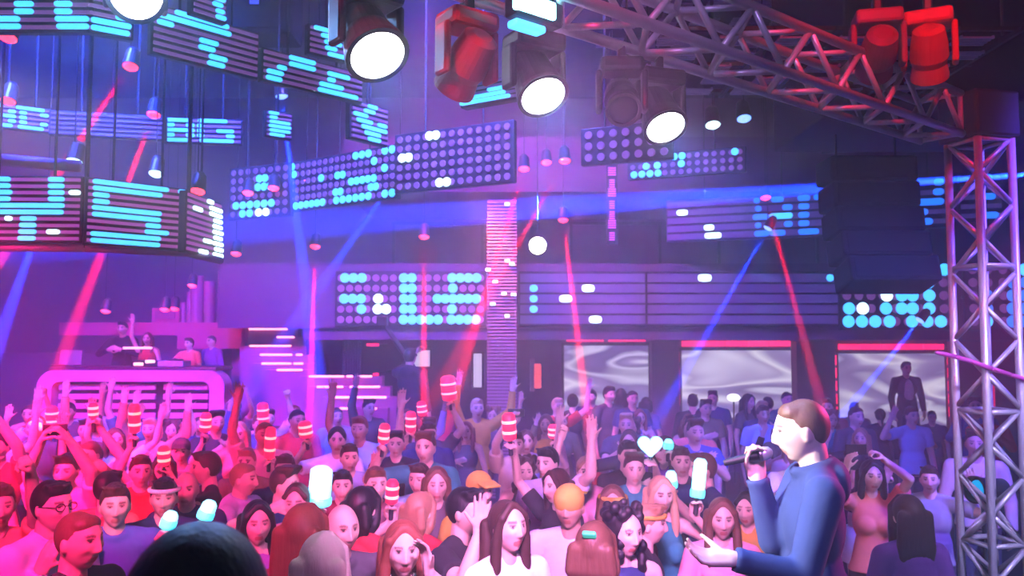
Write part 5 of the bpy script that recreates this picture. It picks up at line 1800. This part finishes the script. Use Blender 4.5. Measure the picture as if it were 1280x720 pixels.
# ---------------------------------------------------------------- glow sticks and those who hold them up
HOLD = [
    (65, 534, 'red', 0.047, 0.17, 'R', 'm', 'black', 'maroon', 'red glow stick with yellow-hot bands furthest left'),
    (117, 525, 'red', 0.035, 0.12, 'L', 'm', 'brown', 'grey', 'small red glow stick right of the furthest left one'),
    (168, 543, 'red', 0.042, 0.22, 'R', 'f', 'dark brown', 'pink', 'long red glow stick with stacked white bands below the booth centre'),
    (205, 585, 'red', 0.042, 0.15, 'L', 'm', 'dark brown', 'black', 'red glow stick over the white-banded man'),
    (256, 540, 'red', 0.042, 0.15, 'R', 'f', 'blonde', 'coral', 'red glow stick at the right end of the DJ booth'),
    (330, 530, 'red', 0.045, 0.18, 'R', 'm', 'black', 'purple', 'red glow stick with three pale bands right of the DJ booth'),
    (336, 575, 'red', 0.040, 0.24, 'L', 'm', 'sandy', 'olive', 'tall bright red glow stick with a long glowing tube below the three-banded one'),
    (384, 548, 'red', 0.050, 0.13, 'R', 'f', 'black', 'white', 'pinkish white-hot red glow stick above the big cyan one'),
    (478, 556, 'red', 0.040, 0.15, 'R', 'm', 'brown', 'teal', 'red glow stick left of the tall man below the lower stairs'),
    (513, 540, 'red', 0.040, 0.16, 'R', 'm', 'dark brown', 'navy', 'red glow stick with a white-hot tip right of the tall man'),
    (529, 518, 'red', 0.040, 0.12, 'L', 'f', 'auburn', 'beige', 'small red glow stick under the dark figure'),
    (563, 500, 'red', 0.060, 0.20, 'L', 'm', 'brown', 'charcoal', 'highest red glow stick held by a stretched arm right of the dark figure'),
    (638, 553, 'red', 0.050, 0.20, 'R', 'f', 'dark brown', 'black', 'brightest red glow stick near the LED mesh pillar'),
    (692, 548, 'red', 0.042, 0.11, 'L', 'f', 'brown', 'lavender', 'soft pink-red glow stick right of the raised V arms'),
    (398, 634, 'cyan', 0.080, 0.27, 'R', 'm', 'dark brown', 'blue', 'big blazing cyan glow stick left of centre'),
    (813, 574, 'heart', 0.052, 0.2, 'R', 'm', 'brown', 'navy', 'blazing cyan heart-shaped glow stick below the gap between wave screens'),
    (835, 562, 'cyan', 0.035, 0.07, 'L', 'f', 'dark brown', 'purple', 'little teal glow stick right of the cyan heart'),
    (840, 612, 'cyan', 0.040, 0.12, 'L', 'm', 'dark brown', 'teal', 'short cyan glow stick beside the face of the blonde woman'),
]
NICK = ['the leftmost red glow stick', 'the small red glow stick near the left', 'the long red glow stick below the booth', 'a red glow stick over the white-banded man', 'a red glow stick at the booth end',
        'the three-banded red glow stick', 'the tall tube-like red glow stick', 'the pinkish white-hot glow stick', 'a red glow stick left of the tall man', 'a red glow stick right of the tall man',
        'the small red glow stick below the dark figure', 'the highest red glow stick', 'the brightest red glow stick', 'the soft pink-red glow stick', 'the big cyan glow stick',
        'the cyan heart', 'the little teal glow stick', 'the short cyan stick beside the blonde']
for i, (px, py, c, r, L, hand, sex, hc, tc, lab) in enumerate(HOLD):
    yaw = [12, -10, 20, 0, 8, -16, 5][i % 7]
    nm = 'arm' + hand
    high = i in (1, 2, 11, 12)
    kw = {nm: ('hold_up' if high else 'hold_head') if py < 600 else ('hold_mid' if i < 18 else 'hold_low')}
    hair_ = {'m': ['short', 'buzz', 'quiff'][i % 3], 'f': ['straight', 'pony', 'long', 'bun'][i % 4]}[sex]
    B_ = cached(('body', sex, kw.get('armR', 'down'), kw.get('armL', 'down'), (0, 0), 0.0085), lambda: make_body(sex, kw.get('armR', 'down'), kw.get('armL', 'down'), (0, 0), 0.0085))
    g = B_['grips'][hand]
    low = 0 if c == 'cyan' else 6
    k = rng.uniform(0.95, 1.05)
    low_by = 0.0
    Pg = at_z(px, py + 6, g.z * k)
    Yg = max(Pg.y, 4.7)
    best = None
    for step, sg, dyaw in [(a_, b__, c__) for a_ in range(0, 22, 2) for c__ in (0, 35, -35, 65, -65) for b__ in (1, -1)]:
        if True:
            Pt = at(px, py + 6, Yg + sg * step * 0.06)
            kt = Pt.z / g.z
            off = Matrix.Rotation(R(yaw + dyaw), 3, 'Z') @ Vector((g.x * kt, g.y * kt, 0))
            loc = Vector((Pt.x - off.x, Pt.y - off.y, 0))
            dm = min(math.hypot(loc.x - a, loc.y - b_) for a, b_ in PLACED)
            if not 0.86 < kt < 1.12 and step:
                continue
            if best is None or min(dm, GAP) > best[0] + 1e-4:
                best = (min(dm, GAP), loc, kt, Pt, yaw + dyaw)
    dm, loc, k, Pg, yaw = best
    r, L = r * (Pg.y / 6.3) ** 0.75, L * (Pg.y / 6.3) ** 0.75
    PLACED.append((loc.x, loc.y))
    who = 'man' if sex == 'm' else 'woman'
    person(loc, yaw, '%s-haired %s in %s top holding up %s' % (hc.replace(' ', '-'), who, tc, NICK[i]), sex=sex, hair=hair_, hcol=hc, tcol=tc, h=1.75 * k, vox=0.0085, **kw)
    glow_stick(Pg, lab, 'red' if c == 'red' else 'cyan', r, L, (rng.uniform(-.12, .12), -0.1, 1), 'heart' if c == 'heart' else 'tube')

# ---------------------------------------------------------------- DJs, the dark figure, the man before the screen
RB = 1.2
stand(153, 411, 14.15, 0, 'dark-haired DJ in a black top with white collar standing behind the DJ booth', base=RB, hair='short', hcol='black', top='shirt', tcol='black', armL='chest', armR='chest', vox=0.009)
stand(184, 424, 13.98, 10, 'woman in a red top raising one arm behind the DJ booth', base=RB, sex='f', armR='up', hair='long', hcol='brown', top='tank', tcol='red', vox=0.009)
stand(236, 430, 14.1, -20, 'person in a coral top leaning behind the right end of the DJ booth', base=RB, armR='chest', hair='short', hcol='brown', top='tee', tcol='coral', vox=0.009)
stand(264, 427, 14.2, -30, 'person in a dark purple top behind the right end of the DJ booth', base=RB, hair='buzz', hcol='dark brown', top='long', tcol='purple', vox=0.009)
stand(513, 447, 11.4, 160, 'dark hooded figure standing on a podium left of the LED mesh pillar', base=0.75, hair='short', hcol='black', top='hoodie', tcol='black', armL='film', vox=0.009)
t, B_, M_ = stand(1133, 461, 14.4, 0, 'man in an open black jacket over a white shirt standing before the right wave screen', base=0.55, hair='short', hcol='black', top='long', tcol='black', vox=0.009)
c_ = MB()
c_.ball((0, -0.088, 1.23), (0.085, 0.05, 0.22), None, 18, 12)
c_.ball((0, -0.075, 1.06), (0.075, 0.055, 0.16), None, 18, 12)
me_ = remesh(c_, 0.012, 2)
child('shirt_front', me_, cloth_mat('white'), t)['label'] = 'white shirt front'

# silhouettes before the wave screens
sil = [(716, 503, 'f', 'bun'), (739, 497, 'm', 'short'), (762, 494, 'm', 'short'), (776, 496, 'f', 'straight'), (791, 499, 'm', 'buzz'), (808, 506, 'f', 'bob'),
       (866, 503, 'm', 'short'), (891, 499, 'm', 'quiff'), (936, 503, 'f', 'long'), (960, 506, 'm', 'short'), (984, 500, 'm', 'buzz'), (1068, 512, 'm', 'short'), (1100, 520, 'f', 'pony'), (1165, 522, 'm', 'short')]
who_at = ['leftmost before the left wave screen', 'second before the left wave screen', 'third before the left wave screen', 'with long hair before the left wave screen', 'with cropped hair before the left wave screen', 'at the right edge of the left wave screen',
          'at the left edge of the middle wave screen', 'with swept-up hair before the middle wave screen', 'below the white lamp of the middle wave screen', 'right of the white lamp before the middle wave screen', 'at the right edge of the middle wave screen',
          'at the left of the right wave screen', 'just left of the man in the open jacket', 'just right of the man in the open jacket']
for i, ((px, py, sx, hr), wl) in enumerate(zip(sil, who_at)):
    stand(px, py, 13.1 + 0.5 * (i % 2), [170, -20, 30, 185, 10, 150][i % 6], 'dark silhouetted %s %s' % ('man' if sx == 'm' else 'woman', wl), sex=sx, hair=hr, hcol='black', top='tee' if i % 3 else 'long', tcol=['black', 'navy', 'charcoal'][i % 3], vox=0.0105)

# ---------------------------------------------------------------- the rest of the crowd, row behind row
ZONES = [(60, 'far left of DJ booth'), (170, 'before left booth half'), (290, 'before right booth half'), (390, 'below upper stairs'), (490, 'below lower stairs'), (590, 'under letters LE'),
         (690, 'by LED mesh pillar'), (830, 'before left wave screen'), (1010, 'before middle wave screen'), (1190, 'before right wave screen'), (9999, 'beyond truss column')]
POSES = [('down', 'down', 'arms down'), ('up', 'down', 'one arm up'), ('down', 'up_out', 'left arm thrown up'), ('clap', 'clap', 'clapping'), ('wave', 'down', 'waving one hand'), ('up', 'up_out', 'both arms up'),
         ('down', 'fist_up', 'fist in the air'), ('chest', 'down', 'hand at the chest'), ('down', 'down', 'arms down')]
used = set()
cols = list(CLOTH)
fhair, mhair = ['long', 'straight', 'pony', 'bob', 'bun', 'curly'], ['short', 'buzz', 'quiff', 'short']
nm_f = {'long': 'long wavy', 'straight': 'long straight', 'pony': 'tied-back', 'bob': 'bobbed', 'bun': 'pinned-up', 'curly': 'curly'}
nm_m = {'short': 'short', 'buzz': 'cropped', 'quiff': 'swept-up'}
hcols = ['black', 'dark brown', 'brown', 'dark brown', 'blonde', 'auburn', 'sandy', 'black']
Y = 5.7
row = 0
n_auto = 0
while Y < 12.4:
    sp = 0.74 + 0.03 * (Y - 5)
    x = -0.64 * Y - 0.2 + (row % 2) * sp * 0.5
    while x < 0.60 * Y:
        xx, yy = x + rng.uniform(-0.14, 0.14), Y + rng.uniform(-0.16, 0.16)
        x += sp
        px = 640 + FPX * xx / yy
        if any((xx - a) ** 2 + (yy - b_) ** 2 < 0.53 ** 2 for a, b_ in PLACED):
            continue
        if abs(xx + 0.14) < 0.5 and yy > 12.0 or (px < 320 and yy > 12.1) or (1010 < px < 1120 and yy < 8.2) or (abs(px - 520) < 30 and 10.7 < yy < 12.1):
            continue
        if px > 1150 and (yy < 6.2 or rng.random() < 0.35):
            continue
        if px > 1040 and rng.random() < 0.25:
            continue
        if abs(xx - 1.36) < 0.4 and abs(yy - 8.6) < 0.01:
            continue
        if 0.2 < xx - 3.42 < 0.9 and abs(yy - 6.9) < 0.5:
            continue
        sx = 'f' if rng.random() < 0.45 else 'm'
        zone = next(z for lim, z in ZONES if px < lim)
        depth = 'up front' if yy < 7.2 else ('mid-crowd' if yy < 9.6 else 'far back')
        for tries in range(60):
            hr = rng.choice(fhair if sx == 'f' else mhair)
            hc = rng.choice(hcols)
            tc = rng.choice(cols)
            ps = rng.choice(POSES if px < 840 else POSES[:1] + POSES[3:5] + POSES[7:])
            key = (sx, hr, hc, tc, ps[2], zone, depth)
            if key not in used:
                break
        used.add(key)
        lab = '%s %s-haired %s in %s top, %s, %s %s' % ((nm_f if sx == 'f' else nm_m)[hr].replace(' ', '-'), hc.replace(' ', '-'), 'woman' if sx == 'f' else 'man', tc, ps[2], depth, zone)
        if len(lab.replace(',', '').split()) > 16:
            lab = lab.replace(' in %s top,' % tc, ' in %s,' % tc).replace('one arm up', 'arm up')
        PLACED.append((xx, yy))
        yaw = rng.uniform(-25, 25) + (18 if px < 500 else (-12 if px > 800 else 0))
        person(Vector((xx, yy, 0)), yaw, lab, sex=sx, armR=ps[0], armL=ps[1], hair=hr, hcol=hc, top=rng.choice(['tee', 'tee', 'long'] if sx == 'm' else ['tee', 'tank', 'long']), tcol=tc,
               skin=rng.choice([0, 0, 1, 2]), h=rng.uniform(1.60, 1.72) if sx == 'f' else rng.uniform(1.70, 1.86), vox=0.0095)
        n_auto += 1
    Y += 0.66 + 0.035 * (Y - 5)
    row += 1
